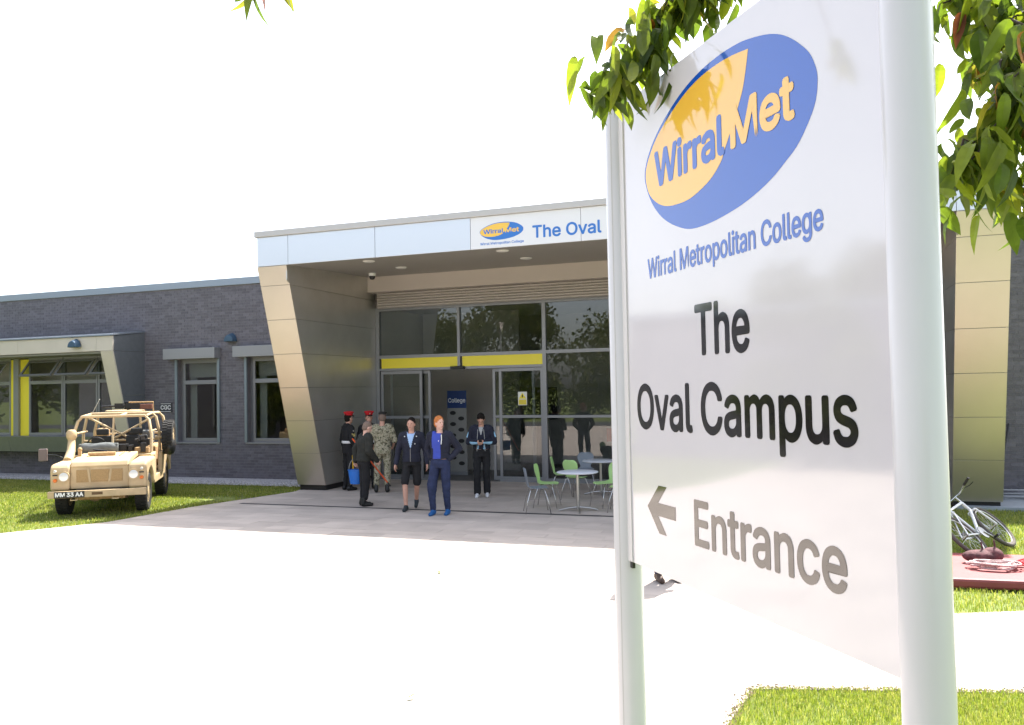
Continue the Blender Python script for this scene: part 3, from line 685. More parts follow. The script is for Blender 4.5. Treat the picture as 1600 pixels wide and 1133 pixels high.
def arch(y0, y1, zb, zt, yc, r, front_drop=0):
    pts = [(y0, zb), (y0, zt), (y1-.10, zt-front_drop), (y1-.02, zt-front_drop-.06), (y1, zt-front_drop-.16), (y1, zb)]
    a0 = math.asin(max(-1, min(1, (zb-WR)/r)))
    for i in range(9):
        a = a0+(math.pi-2*a0)*i/8; pts.append((yc+r*math.cos(a), WR+r*math.sin(a)))
    return pts
for sx in (-1, 1):
    x0, x1 = sorted((sx*.545, sx*.895))
    wg = MB().prism(arch(.72, 1.98, .54, 1.10, WB2, .50, .03), 'x', x0, x1).build('front_wing', m_sand, car, bevel=.045)
    hl = MB().lathe([(.0, 1.998), (.06, 1.997), (.084, 1.993), (.088, 1.96)], 24, 'y', c=(sx*.645, 0, .82)).build('headlight', m_lens, car, smooth=True)
    MB().lathe([(.089, 1.99), (.11, 1.995), (.112, 1.97), (.09, 1.97)], 24, 'y', c=(sx*.645, 0, .82)).build('bezel', m_sand, hl, smooth=True)
    MB().lathe([(0, 2.03), (.03, 2.025), (.038, 2.0), (.038, 1.97)], 16, 'y', c=(sx*.80, 0, .75)).build('indicator', m_orange, car, smooth=True)
    box('side_vent', sx*.80-.045, sx*.80+.045, 1.975, 1.99, .845, .87, m_black, car)
    MB().lathe([(0, 2.02), (.025, 2.015), (.03, 2.0), (.03, 1.97)], 14, 'y', c=(sx*.80, 0, .93)).build('side_lamp', M('lamp_white', (.6, .57, .5), .3), car, smooth=True)
    # rear tub side with arch, sill
    x0, x1 = sorted((sx*.80, sx*.885))
    MB().prism(arch(-2.05, -.62, .56, 1.12, -WB2, .50), 'x', x0, x1).build('rear_side', m_sand, car, bevel=.02)
    box('sill', x0, x1, -.615, .715, .50, .66, m_sand, car, .01)
    MB().prism([(.55, .665), (.715, .665), (.715, 1.12), (.62, 1.18), (.55, 1.18)], 'x', x0, x1).build('door_pillar', m_sand, car)
    MB().prism([(-.61, .665), (-.40, .665), (-.46, 1.1), (-.61, 1.1)], 'x', x0, x1).build('rear_pillar', m_sand, car)
MB().prism([(.72, 1.10), (.72, 1.21), (1.55, 1.165), (1.86, 1.10), (1.91, 1.02), (1.91, .98), (1.60, 1.03)], 'x', -.543, .543).build('bonnet', m_sand, car, bevel=.025)
box('front_panel', -.543, .543, 1.84, 1.90, .56, .99, m_sand, car, .012)
for a, b in ((-.43, -.20), (-.165, .165), (.20, .43)):
    MB().prism([(a, .69), (b, .69), (b+(.04 if a < -.2 else (-.04 if b < .2 and False else 0)), .94), (a, .94)], 'y', 1.902, 1.912).build('grille_mesh', m_sand_d, car)
for sx in (-1, 1): MB().add([(sx*.175-.02, 1.915, .67), (sx*.175+.02, 1.915, .67), (sx*.215+.02, 1.915, .96), (sx*.215-.02, 1.915, .96)], [(0, 1, 2, 3)]).build('grille_bar', m_sand, car)
bm_ = box('bumper', -.90, .90, 2.03, 2.15, .41, .545, m_sand, car, .008)
pl = box('number_plate', .23, .78, 2.151, 2.158, .415, .54, m_black, car)
lettering('lettering', 'MM 33 AA', -.76, -.25, .437, .085, m_white, pl, Matrix.Rotation(R(180), 4, 'Z') @ Matrix.Translation((0, -2.158, 0)), .06)
box('bumper_slot', -.10, .10, 2.151, 2.154, .455, .51, M('slot_brown', (.12, .07, .03), .7), car)
for x in (-.33, .43): MB().tube([(x-.06, 2.06, .40), (x-.06, 2.13, .36), (x+.06, 2.13, .36), (x+.06, 2.06, .40)], .013, 8).build('tow_loop', m_sand, car)
box('chassis', -.42, .42, -2.0, 2.02, .44, .56, m_black, car); box('floor_pan', -.80, .80, -2.0, .70, .60, .66, m_sand, car)
MB().tube([(-.62, WB2, .36), (.62, WB2, .36)], .05, 12).build('front_axle', m_sand, car); MB().ell((.18, WB2, .36), (.14, .13, .13)).build('differential', m_sand, car, smooth=True)
MB().tube([(-.62, -WB2, .38), (.62, -WB2, .38)], .05, 12).build('rear_axle', m_black, car)
MB().prism([(1.45, .28), (1.86, .33), (1.86, .44), (1.45, .44)], 'x', -.46, .46).build('skid_plate', m_tan2, car)
box('bulkhead', -.80, .80, .60, .715, .66, 1.15, m_sand, car, .02); box('rear_bed', -.79, .79, -2.0, -.62, .70, .74, m_sand, car); box('tailgate', -.80, .80, -2.08, -2.02, .62, 1.1, m_sand, car, .01)
# folded canvas across the scuttle, dash clutter
cv = MB(); cv.tube([(x, .70+.015*math.sin(x*9), 1.31+.012*math.sin(x*13)) for x in [-.14+i*.085 for i in range(10)]], [.07]+[.105]*8+[.07], 12); cv.box(-.14, .64, .64, .75, 1.15, 1.40); cv.build('canvas_roll', m_canvas, car, smooth=True, bevel=.015)
for x in (.36, -.36):
    s = empty('seat', (x, -.05, .66), 0, car); box('seat_cushion', -.24, .24, -.24, .24, .14, .28, m_seat, s, .03); bk = box('seat_back', -.23, .23, -.32, -.22, .24, .86, m_seat, s, .03); box('headrest', -.13, .13, -.32, -.22, .88, 1.02, m_seat, s, .03)
sw = MB().tube([(.36+.20*math.cos(2*math.pi*i/24), .34+.07*math.sin(2*math.pi*i/24), 1.33+.19*math.sin(2*math.pi*i/24)) for i in range(24)], .015, 8, closed=True); sw.tube([(.36, .34, 1.33), (.36, .58, 1.18)], .02, 8); sw.tube([(.17, .34, 1.33), (.55, .34, 1.33)], .012, 6); sw.build('steering_wheel', m_black, car, smooth=True)
g = MB(); g.box(-.56, -.48, -.05, .40, 1.42, 1.52); g.tube([(-.52, .4, 1.475), (-.52, .98, 1.47)], .016, 8); g.tube([(-.52, .4, 1.43), (-.52, .62, 1.43)], .02, 8); g.box(-.545, -.495, -.20, -.05, 1.38, 1.46); g.box(-.70, -.57, .05, .26, 1.30, 1.44); g.tube([(-.52, .2, 1.42), (-.52, .25, 1.15)], .025, 8); g.box(-.47, -.40, .1, .3, 1.36, 1.46); g.build('machine_gun', m_gun, car)
g = MB(); g.box(-.30, -.10, .35, .62, 1.22, 1.36); g.box(-.42, -.33, .45, .68, 1.18, 1.34); g.box(-.68, -.58, .48, .66, 1.18, 1.38); g.build('radio_set', m_gun, car, bevel=.01)
box('ammunition_box', -.74, -.45, .42, .60, 1.152, 1.28, m_tan2, car, .01)
# roll cage
cg = empty('roll_cage', (0, 0, 0), 0, car)
def hoop(y, yt, w0, w1, zt, zb=1.12):
    MB().tube([(-w0, y, zb), (-w0+.01, y*.7+yt*.3, zb+.45), (-w1-.02, yt, zt-.10), (-w1+.07, yt, zt), (w1-.07, yt, zt), (w1+.02, yt, zt-.10), (w0-.01, y*.7+yt*.3, zb+.45), (w0, y, zb)], .032, 10).build('cage_hoop', m_sand, cg, smooth=True)
hoop(.62, .38, .80, .70, 1.98); hoop(-.55, -.55, .82, .72, 2.02); hoop(-1.75, -1.75, .82, .72, 2.0)
for x in (-.66, .66, -.10): MB().tube([(x, .38, 1.975), (x, -.55, 2.015), (x, -1.75, 1.995)], .028, 8).build('cage_rail', m_sand, cg, smooth=True)
for a, b in (((.72, -.55, 1.95), (-.15, -.55, 1.45)), ((-.72, -.55, 1.95), (.15, -.55, 1.45)), ((.80, -.55, 1.40), (-.80, -.55, 1.40)), ((0, .38, 1.97), (0, .62, 1.2)), ((.74, .42, 1.62), (.74, -.55, 1.62)), ((-.74, .42, 1.62), (-.74, -.55, 1.62)), ((.8, -1.75, 1.5), (-.8, -1.75, 1.5)), ((.3, -.55, 2.0), (.3, -1.75, 1.98)), ((-.4, -.55, 1.4), (-.4, -.55, 2.0))):
    MB().tube([a, b], .024, 8).build('cage_brace', m_sand, cg, smooth=True)
# gun ring and weapon on top
MB().tube([(.42*math.cos(2*math.pi*i/28), -1.1+.42*math.sin(2*math.pi*i/28), 2.06) for i in range(28)], .03, 8, closed=True).build('gun_ring', m_sand, cg, smooth=True)
g = MB(); g.box(-.32, -.0, -1.16, -1.04, 2.13, 2.24); g.tube([(0, -1.1, 2.19), (.14, -1.08, 2.19), (.5, -1.02, 2.18)], .022, 8); g.box(.05, .24, -1.14, -1.04, 2.12, 2.25); g.tube([(-.05, -1.1, 2.13), (-.05, -1.1, 2.04)], .03, 8); g.build('roof_gun', m_gun, car)
g = MB(); g.tube([(-.62, -1.0, 2.02), (-.62, -1.0, 2.27), (-.08, -1.0, 2.27)], .018, 8); g.build('gun_frame', m_tan2, car)
# snorkel, mirrors, whip aerial, bonnet stowage
MB().tube([(.76, 1.15, 1.08), (.76, 1.00, 1.14), (.76, .84, 1.27), (.775, .72, 1.45), (.78, .70, 1.52)], [.085, .095, .085, .075, .07], 14).build('snorkel', m_sand, car, smooth=True)
MB().lathe([(0, 1.72), (.07, 1.71), (.105, 1.66), (.105, 1.56), (.075, 1.50), (0, 1.50)], 18, c=(.78, .70, 0)).build('snorkel_cap', m_sand, car, smooth=True)
for sx, yy in ((1, .95),):
    mr = MB().tube([(sx*.86, yy, 1.12), (sx*1.02, yy+.02, 1.20), (sx*1.18, yy+.02, 1.21)], .011, 8).build('mirror_arm', m_black, car)
    box('mirror', sx*1.27-.085, sx*1.27+.085, yy-.03, yy+.03, 1.08, 1.34, M('mirror_shell', (.16, .12, .11), .5), mr, .015)
MB().tube([(.66, -.4, 1.9), (.50, -.2, 2.15), (.36, .0, 2.36)], .006, 6).build('aerial', M('aerial', (.6, .6, .58), .5), car)
MB().tube([(-.20, 1.35, 1.215), (.32, 1.35, 1.215)], .045, 14).build('stowed_roll', m_tan2, car, smooth=True)
g = MB(); g.box(.46, .52, 1.28, 1.34, 1.16, 1.30); g.ell((.49, 1.31, 1.32), (.045, .045, .045)); g.build('bonnet_catch', m_tan2, car, smooth=True)
g = MB(); g.box(.06, .26, .95, 1.08, 1.19, 1.25); g.tube([(.02, 1.0, 1.25), (.30, 1.02, 1.29)], .02, 8); g.build('bonnet_fitting', m_gun, car)
# spare wheel and stowage on the near side
sp = wheel_obj(car, (-1.02, -.55, 1.44), 'spare_wheel', -1)
MB().ell((-1.06, -.42, 1.22), (.13, .24, .20)).build('black_bag', m_black, car, smooth=True)
MB().tube([(-.88, -.55, 1.44), (-.72, -.55, 1.44)], .04, 10).build('spare_bracket', m_sand, car)
for i in range(2):
    j = MB().box(-1.03, -.89, -1.5-i*.2, -1.34-i*.2, 1.13, 1.58).build('jerry_can', m_sand, car, bevel=.025)
    for q in range(3): box('can_rib', -1.045, -1.031, -1.49-i*.2, -1.35-i*.2, 1.20+q*.12, 1.24+q*.12, m_sand, j)
MB().box(-.7, .7, -1.95, -.8, .742, 1.25).build('stowage', m_tan2, car, bevel=.06)
for q, (bx, by, bz, w_, h_, mm) in enumerate(((-.45, -1.2, 1.252, .30, .34, m_canvas), (.1, -1.3, 1.252, .34, .28, m_seat), (.5, -1.1, 1.252, .28, .42, m_tan2), (-.2, -.80, 1.252, .26, .36, m_seat))): MB().box(bx-w_/2, bx+w_/2, by-.13, by+.13, bz, bz+h_).build('kit_bag', mm, car, bevel=.05)
MB().box(-.58, -.30, -1.25, -1.05, 2.10, 2.22).build('ammunition_tin', M('tin_brown', (.16, .06, .04), .6), car, bevel=.01)
MB().box(-.10, .05, -1.3, -1.16, 2.10, 2.30).build('gun_sight', m_gun, car, bevel=.02)
for sx in (-1, 1): MB().tube([(sx*.30, .74, 1.18), (sx*.30, 1.1, 1.21), (sx*.30, 1.5, 1.18)], .012, 6).build('bonnet_strap', m_tan2, car)
for x_ in (-.52, .52): MB().box(x_-.012, x_+.012, 1.2, 1.84, 1.08, 1.085).build('bonnet_seam', m_black, car)
# ------------------------------------------------------------------ people
from mathutils import noise as NZ
def blob(name, prims, mats, parent, voxel=.009, smooth=4, matfn=None):
    """closed shapes fused into one continuous skin"""
    mb = MB()
    for p in prims:
        if p[0] == 'cap':
            _, a, b, r0, r1 = p[:5]; a, b = Vector(a), Vector(b); d = b-a; n = 14
            if d.length < 1e-5: d = Vector((0, 0, 1e-4))
            dn = d.normalized(); q = dn.orthogonal().normalized(); w = dn.cross(q); vs = []; rings = []
            for t in (-1, -.75, -.4): rings.append((a+dn*r0*t, r0*math.sqrt(max(0, 1-t*t))))
            for t in (0, .33, .66, 1): rings.append((a+d*t, r0+(r1-r0)*t))
            for t in (.4, .75, 1): rings.append((b+dn*r1*t, r1*math.sqrt(max(0, 1-t*t))))
            for c, r in rings: vs += [c+(q*math.cos(2*math.pi*j/n)+w*math.sin(2*math.pi*j/n))*max(r, 1e-4) for j in range(n)]
            k = len(rings); fs = [(i*n+j, i*n+(j+1) % n, (i+1)*n+(j+1) % n, (i+1)*n+j) for i in range(k-1) for j in range(n)]+[tuple(range(n-1, -1, -1)), tuple(range((k-1)*n, k*n))]
            mb.add(vs, fs)
        elif p[0] == 'ell': mb.ell(p[1], p[2], 20, 12, rot=p[3] if len(p) > 3 else None)
        elif p[0] == 'loft':
            n = 24; vs = []; k = len(p[1])
            for c, rx, ry in p[1]: vs += [(c[0]+rx*math.cos(2*math.pi*j/n), c[1]+ry*math.sin(2*math.pi*j/n), c[2]) for j in range(n)]
            mb.add(vs, [(i*n+j, i*n+(j+1) % n, (i+1)*n+(j+1) % n, (i+1)*n+j) for i in range(k-1) for j in range(n)]+[tuple(range(n-1, -1, -1)), tuple(range((k-1)*n, k*n))])
        elif p[0] == 'box': mb.box(*p[1])
    me = mb.mesh(name, mats); o = link('tmp_blob', me)
    r = o.modifiers.new('r', 'REMESH'); r.mode = 'VOXEL'; r.voxel_size = voxel
    s = o.modifiers.new('s', 'SMOOTH'); s.factor = .5; s.iterations = smooth
    dg = bpy.context.evaluated_depsgraph_get(); m2 = bpy.data.meshes.new_from_object(o.evaluated_get(dg)); bpy.data.objects.remove(o)
    m2.name = name; m2.materials.clear()
    amp = {'jacket': .007, 'tunic': .004, 'camouflage_shirt': .008, 'trousers': .007, 'shorts': .007, 'hair': .006}.get(name, 0)
    if amp:                                             # creases in cloth, tufts in hair
        sd = V((len(m2.vertices) % 97, 3.1, 0)); nr = [v.normal.copy() for v in m2.vertices]
        for v, n_ in zip(m2.vertices, nr):
            c_ = v.co
            if name == 'hair': q_ = NZ.noise(c_*60+sd)+.6*NZ.noise(V((c_.x*110, c_.y*40, c_.z*40))+sd)
            else: q_ = NZ.noise(V((c_.x*7, c_.y*7, c_.z*15))+sd)+.9*abs(NZ.noise(V((c_.x*10+c_.z*6, c_.y*10, c_.z*20))+sd))-.3
            v.co = c_+n_*(q_*amp)
    for m in (mats if isinstance(mats, (list, tuple)) else [mats]): m2.materials.append(m)
    m2.polygons.foreach_set('use_smooth', [True]*len(m2.polygons))
    if matfn: m2.polygons.foreach_set('material_index', [matfn(f.center, f.normal) for f in m2.polygons])
    else: m2.polygons.foreach_set('material_index', [0]*len(m2.polygons))
    return link(name, m2, parent)
V = Vector
m_skin = M('skin', (.58, .32, .235), .55, var=.06, vscale=20); m_skin_p = M('skin_pale', (.66, .40, .32), .55, var=.06, vscale=20)
m_navy = M('navy_cloth', (.012, .014, .03), .85, var=.25, vscale=9, bump=.5, bscale=14); m_blackc = M('black_cloth', (.010, .010, .012), .85, var=.25, vscale=9, bump=.5, bscale=14)
m_jean = M('blue_jeans', (.018, .027, .075), .85, var=.25, vscale=12, bump=.5, bscale=16); m_royal = M('royal_blue_shirt', (.045, .075, .42), .85, bump=.4, bscale=16)
m_pale = M('pale_blue_shirt', (.36, .52, .78), .85, bump=.4, bscale=16); m_greyt = M('grey_shirt', (.38, .38, .37), .85); m_cyan = M('sky_blue_trim', (.32, .58, .80), .8)
m_red = M('cap_red', (.55, .012, .02), .8); m_yst = M('stripe_gold', (.72, .42, .02), .8); m_wht = M('belt_white', (.78, .78, .78), .5)
m_olive = M('dark_olive_cloth', (.020, .021, .017), .85, var=.25, vscale=9, bump=.5, bscale=14)
m_camo = ramp_mat('camouflage', [(0, (.09, .08, .05)), (.40, (.22, .20, .13)), (.48, (.40, .36, .26)), (.60, (.15, .16, .085)), (.66, (.34, .30, .20))], 17, .9, 4, .3)
m_hair_d = M('hair_dark', (.012, .009, .007), .85, spec=.2, var=.3, vscale=60, bump=.5, bscale=120); m_hair_g = M('hair_ginger', (.52, .17, .035), .6, var=.3, vscale=60, bump=.5, bscale=120); m_hair_s = M('hair_stubble', (.20, .14, .11), .8, var=.2, vscale=60)
m_shoe = M('black_leather', (.012, .012, .012), .4); m_bshoe = M('blue_shoe', (.01, .10, .30), .6); m_wshoe = M('white_shoe', (.72, .72, .75), .5); m_dshoe = M('dark_trainer', (.02, .03, .035), .6); m_lip = M('lip', (.40, .16, .13), .6); m_eye = M('eye_dark', (.02, .015, .012), .3)
V = Vector
STAND = dict(hipL=(-.09, 0, .93), hipR=(.09, 0, .93), kneeL=(-.10, .02, .50), kneeR=(.10, .02, .50), ankL=(-.10, -.03, .09), ankR=(.10, -.03, .09), toeL=None, toeR=None,
    pelvis=(0, 0, .95), neck=(0, 0, 1.47), shL=(-.185, 0, 1.42), shR=(.185, 0, 1.42), elL=(-.245, -.03, 1.14), elR=(.245, -.03, 1.14), wrL=(-.26, .05, .90), wrR=(.26, .05, .90), head=(0, .025, 1.645), hyaw=0, hpitch=0, curl=.35)
def lerp(a, b, t): return V(a)+(V(b)-V(a))*t
def rings(J, g, t0, t1):
    out = []
    for t, rx, ry in ((-.20, .150, .115), (-.06, .165, .118), (.10, .160, .112), (.28, .145, .102), (.50, .160, .110), (.70, .178, .115), (.84, .172, .105), (.93, .125, .085), (1.0, .068, .068)):
        if t0 <= t <= t1:
            c = lerp(J['pelvis'], J['neck'], t); out.append((c, rx+g, ry+g))
    return out
def hand(J, s):
    e, w = V(J['el'+s]), V(J['wr'+s]); d = (w-e).normalized(); sg = -1 if s == 'L' else 1
    inn = V((-sg, .15, 0)); inn = (inn-d*inn.dot(d)).normalized(); fwdv = d.cross(inn)*(-sg); c = J.get('curl', .35)
    pr = [('cap', w, w+d*.03, .026, .028), ('cap', w+d*.035-fwdv*.018, w+d*.085-fwdv*.026, .017, .016), ('cap', w+d*.035+fwdv*.012, w+d*.085+fwdv*.022, .018, .016)]
    for i, ln in enumerate((.070, .080, .074, .058)):
        b = w+d*.09+fwdv*(.030-.020*i); m = b+(d*(1-.4*c)+inn*c*.7)*ln*.55; t = m+(d*(1-1.3*c)+inn*c*1.4).normalized()*ln*.5
        pr += [('cap', b, m, .0095, .009), ('cap', m, t, .009, .0075)]
    b = w+d*.03+fwdv*.03; m = b+(fwdv*.6+d*.7+inn*.25).normalized()*.04; t = m+(d*.9+inn*.4+fwdv*.1).normalized()*.032
    return pr+[('cap', b, m, .013, .011), ('cap', m, t, .010, .008)]
def person(label, pos, toward, h, J0, skin, hair, top, legs, shoes, top_fn=None, short=False, sleeve=1.0, loose=0, extras=None, hairr=1.0, jacket_t0=-.10, bodyname='body', flare=0, boot=False, legmats=None, leg_fn=None, tname='jacket'):
    J = dict(STAND); J.update(J0); s = h/1.78
    p = empty('person', pos, math.atan2(toward[1], toward[0])-R(90)); p.scale = (s, s, s); tag(p, label, 'person')
    H = V(J['head']); Rh = Euler((R(J['hpitch']), 0, R(J['hyaw']))).to_matrix(); nk = V(J['neck'])
    def hp(x, y, z): return H+Rh @ V((x, y, z))
    body = [('ell', hp(0, -.008, .015), (.074, .094, .103), Rh), ('ell', hp(0, .020, -.055), (.056, .066, .062), Rh), ('cap', hp(0, .085, .0), hp(0, .102, -.028), .010, .015), ('cap', hp(0, .07, -.098), hp(0, .066, -.09), .018, .018),
        ('ell', hp(-.075, -.005, -.015), (.010, .018, .03), Rh), ('ell', hp(.075, -.005, -.015), (.010, .018, .03), Rh), ('cap', hp(0, .083, .03), hp(0, .083, .03), .016, .016), ('cap', hp(-.02, .088, -.062), hp(.02, .088, -.062), .010, .010),
        ('cap', nk+V((0, -.005, -.03)), hp(0, -.015, -.05), .058, .054), ('loft', rings(J, 0, -1, 2))]
    for S in 'LR':
        sh, el, wr = (V(J[k+S]) for k in ('sh', 'el', 'wr')); hi, kn, an = (V(J[k+S]) for k in ('hip', 'knee', 'ank'))
        toe = V(J['toe'+S]) if J['toe'+S] else an+V((.01 if S == 'R' else -.01, .155, -.062))
        J['toe'+S] = toe; heel = an+V((0, -.035, -.055)); J['heel'+S] = heel
        body += [('cap', lerp(sh, nk, .3), sh, .06, .052), ('cap', sh, el, .048, .040), ('cap', el, wr, .040, .027)]+hand(J, S)
        body += [('cap', hi, kn, .082, .055), ('cap', lerp(kn, an, .0), lerp(kn, an, .35), .054, .052), ('cap', lerp(kn, an, .35), an, .052, .036), ('cap', heel, toe, .034, .03)]
    blob(bodyname, body, skin, p, .008, 3)
    for sx in (-1, 1):
        MB().ell(hp(sx*.031, .076, .008), (.011, .008, .007), 10, 6).build('eye', m_eye, p, smooth=True)
    MB().tube([hp(-.022, .094, -.062), hp(0, .099, -.061), hp(.022, .094, -.062)], .005, 6).build('mouth', m_lip, p, smooth=True)
    if hair is not None:
        blob('hair', [('ell', hp(0, -.022, .040), (.083*hairr, .096*hairr, .097*hairr), Rh), ('ell', hp(0, -.045, -.01), (.080*hairr, .064, .08), Rh)], hair, p, .008, 2)
    tp = [('loft', rings(J, .018+loose, jacket_t0, .94)+([(lerp(J['pelvis'], J['neck'], .99), .085, .082)] if True else []))]
    for S in 'LR':
        sh, el, wr = (V(J[k+S]) for k in ('sh', 'el', 'wr')); nkk = lerp(sh, nk, .35)
        tp += [('cap', nkk, sh, .072+loose, .066+loose), ('cap', sh, el, .064+loose, .056+loose)]
        if sleeve > .5: tp += [('cap', el, lerp(el, wr, sleeve), .056+loose, .042+loose*.7)]
    if extras and 'hood' in extras: tp += [('cap', nk+V((-.085, -.06, .0)), nk+V((0, -.105, -.02)), .042, .05), ('cap', nk+V((0, -.105, -.02)), nk+V((.085, -.06, .0)), .05, .042), ('cap', nk+V((-.09, -.05, 0)), nk+V((-.075, .05, -.04)), .03, .022), ('cap', nk+V((.09, -.05, 0)), nk+V((.075, .05, -.04)), .03, .022)]
    if extras and 'collar' in extras: tp += [('cap', nk+V((-.05, -.03, .02)), nk+V((.05, -.03, .02)), .05, .05)]
    blob(tname, tp, top, p, .010, 4, top_fn)
    lg = [('loft', rings(J, .014, -.3, .14))]
    for S in 'LR':
        hi, kn, an = (V(J[k+S]) for k in ('hip', 'knee', 'ank'))
        lg += [('cap', hi, kn if not short else lerp(hi, kn, .95), .098 if not short else .09, .078 if not short else .08)]
        if not short: lg += [('cap', kn, lerp(kn, an, .93 if not boot else .78), .076, .056+flare), ('cap', lerp(hi, kn, .1), lerp(kn, an, .5), .085, .062+flare*.5)]
    blob('trousers' if not short else 'shorts', lg, legmats or legs, p, .010, 4, leg_fn)
    for S in 'LR':
        hl, toe, an = J['heel'+S], J['toe'+S], V(J['ank'+S]); up_ = V((0, 0, 1))
        sp_ = [('cap', hl+up_*.008, toe+up_*.006, .042, .036), ('cap', an+up_*(.10 if boot else .0), hl+up_*.02, .05 if boot else .042, .045), ('cap', an+up_*.0, lerp(hl, toe, .6)+up_*.02, .042, .036)]
        blob('shoe', sp_, shoes, p, .009, 2)
    J['hp'] = hp; J['p'] = p; J['Rh'] = Rh
    return p, J
def peaked_cap(p, J, crown, beret=False):
    hp, Rh = J['hp'], J['Rh']
    if beret:
        blob('beret', [('ell', hp(.012, -.02, .10), (.10, .105, .035), Rh), ('ell', hp(0, -.01, .075), (.082, .1, .035), Rh)], crown, p, .008, 2); return
    c = blob('cap_crown', [('ell', hp(0, -.005, .135), (.118, .128, .032), Rh), ('ell', hp(0, -.005, .105), (.092, .105, .04), Rh)], crown, p, .008, 2)
    blob('cap_band', [('ell', hp(0, -.006, .078), (.086, .103, .024), Rh)], m_red, c, .008, 1)
    blob('cap_peak', [('ell', hp(0, .098, .052), (.066, .05, .010), Euler((R(J['hpitch']-28), 0, R(J['hyaw']))).to_matrix())], m_shoe, c, .006, 1)
    MB().ell(hp(0, .108, .098), (.014, .008, .016), 10, 6).build('cap_badge', M('badge_silver', (.6, .55, .4), .3, .8), c, smooth=True)
def torus_band(name, p, c, rx, ry, r, m, tilt=0):
    mb = MB(); n = 28; vs = []
    for i in range(n):
        a = 2*math.pi*i/n; vs.append(V(c)+V((rx*math.cos(a), ry*math.sin(a), 0)))
    b = MB(); b.tube(vs, r, 8, closed=True)
    for k_, v in enumerate(b.v): b.v[k_] = (v[0], v[1], c[2]+(v[2]-c[2])*2.2)
    return b.build(name, m, p, smooth=True)
def cam_dirs(x, y):
    t = V((-x, -y)).normalized(); return t, V((-t.y, t.x))     # towards the camera, and to the right in the picture
def face(x, y, deg):
    t, r = cam_dirs(x, y); v = t*math.cos(R(deg))+r*math.sin(R(deg)); return (v.x, v.y)

# young man in navy hoodie and shorts, walking to the camera
WALK = dict(kneeL=(-.09, .10, .51), ankL=(-.085, .06, .12), kneeR=(.09, .07, .50), ankR=(.07, -.14, .13), elL=(-.27, -.02, 1.14), wrL=(-.31, .06, .89), elR=(.27, -.04, 1.14), wrR=(.31, .03, .89))
def fn_v(co, nrm):
    return 1 if co.y > 0 and co.z > 1.19 and abs(co.x) < .075*(co.z-1.17)/.29 and nrm.y > .1 else 0
x, y = -7.14, 14.25
p, J = person('young man in open navy hoodie and black shorts walking with bare calves', (x, y, 0), face(x, y, -10), 1.77, dict(kneeL=(-.10, .02, .50), ankL=(-.05, -.17, .16), toeL=(-.055, -.07, .045), kneeR=(.115, .13, .52), ankR=(.09, .20, .085), hyaw=-6, elL=(-.265, -.04, 1.14), wrL=(-.30, .04, .89), elR=(.26, -.03, 1.14), wrR=(.30, .06, .89)), m_skin, m_hair_d, [m_navy, m_pale], m_blackc, m_dshoe, fn_v, short=True, extras=('hood',), loose=.006, jacket_t0=-.08)
MB().tube([(0, .152, 1.17), (0, .156, 1.06), (0, .158, .93)], .006, 6).build('zip', M('zip', (.25, .25, .27), .4, .6), p)
for sx in (-1, 1): MB().ell((sx*.115, .105, 1.41), (.012, .01, .012), 8, 6).build('toggle', m_wht, p, smooth=True)
MB().ell((-.09, .147, 1.27), (.009, .006, .014), 8, 6).build('chest_logo', m_wht, p)
# ginger young man, jacket open over blue shirt, hand in pocket, looking aside
def fn_g(co, nrm):
    return 1 if co.y > .02 and -.075 < co.x-.03 < .095-(.02 if co.z < 1.2 else 0) and nrm.y > -.2 and co.z < 1.5 else 0
x, y = -6.33, 13.80
p, J = person('ginger haired young man in jeans and blue shirt with hand in jacket pocket', (x, y, 0), face(x, y, -18), 1.81, dict(kneeR=(.15, .10, .51), ankR=(.115, .10, .085), kneeL=(-.115, .05, .50), ankL=(-.125, .0, .085), hyaw=52, elL=(-.33, -.09, 1.17), wrL=(-.165, .01, .99), elR=(.27, -.09, 1.16), wrR=(.16, -.01, .985), curl=.5), m_skin_p, m_hair_g, [m_navy, m_royal], m_jean, m_bshoe, fn_g, extras=('hood',), loose=.008, jacket_t0=-.05)
MB().tube([(-.065, .125, 1.44), (-.075, .150, 1.36), (-.068, .160, 1.27)], .009, 6).build('hood_cord', m_wht, p, smooth=True)
MB().ell((-.02, .158, 1.33), (.008, .005, .014), 8, 6).build('chest_logo', m_wht, p)
# young man looking at a phone
def fn_p(co, nrm):
    if co.y > .03 and co.z > 1.30 and abs(co.x) < .05*(co.z-1.28)/.18 and nrm.y > .1: return 1
    if abs(co.x) > .20 and 1.28 < co.z < 1.36 and False: return 2
    if co.z < 1.165 and co.y > .12 and abs(co.x) > .05: return 2
    return 0
x, y = -6.47, 16.2
p, J = person('young man in dark tracksuit looking down at a phone in both hands', (x, y, 0), face(x, y, -4), 1.80, dict(head=(0, .05, 1.625), hpitch=-46, elL=(-.27, -.02, 1.15), elR=(.27, -.02, 1.15), wrL=(-.065, .235, 1.17), wrR=(.075, .235, 1.165), ankR=(.10, .03, .085), kneeR=(.10, .06, .5), curl=.75), m_skin, m_hair_d, [m_navy, m_greyt, m_cyan], m_blackc, m_wshoe, fn_p, extras=('hood',), loose=.012, flare=.022, jacket_t0=-.04)
for sx in (-1, 1):
    MB().tube([(sx*.06, .15, 1.42), (sx*.075, .165, 1.25), (sx*.085, .165, .97)], .006, 6).build('jacket_piping', m_greyt, p, smooth=True)
    MB().tube([(sx*.215, .03, 1.45), (sx*.262, .02, 1.36), (sx*.30, .03, 1.25)], .016, 6).build('sleeve_stripe', m_cyan, p, smooth=True)
ph = MB().box(-.035, .035, -.006, .006, -.06, .06).build('mobile_phone', m_black, None, bevel=.004)
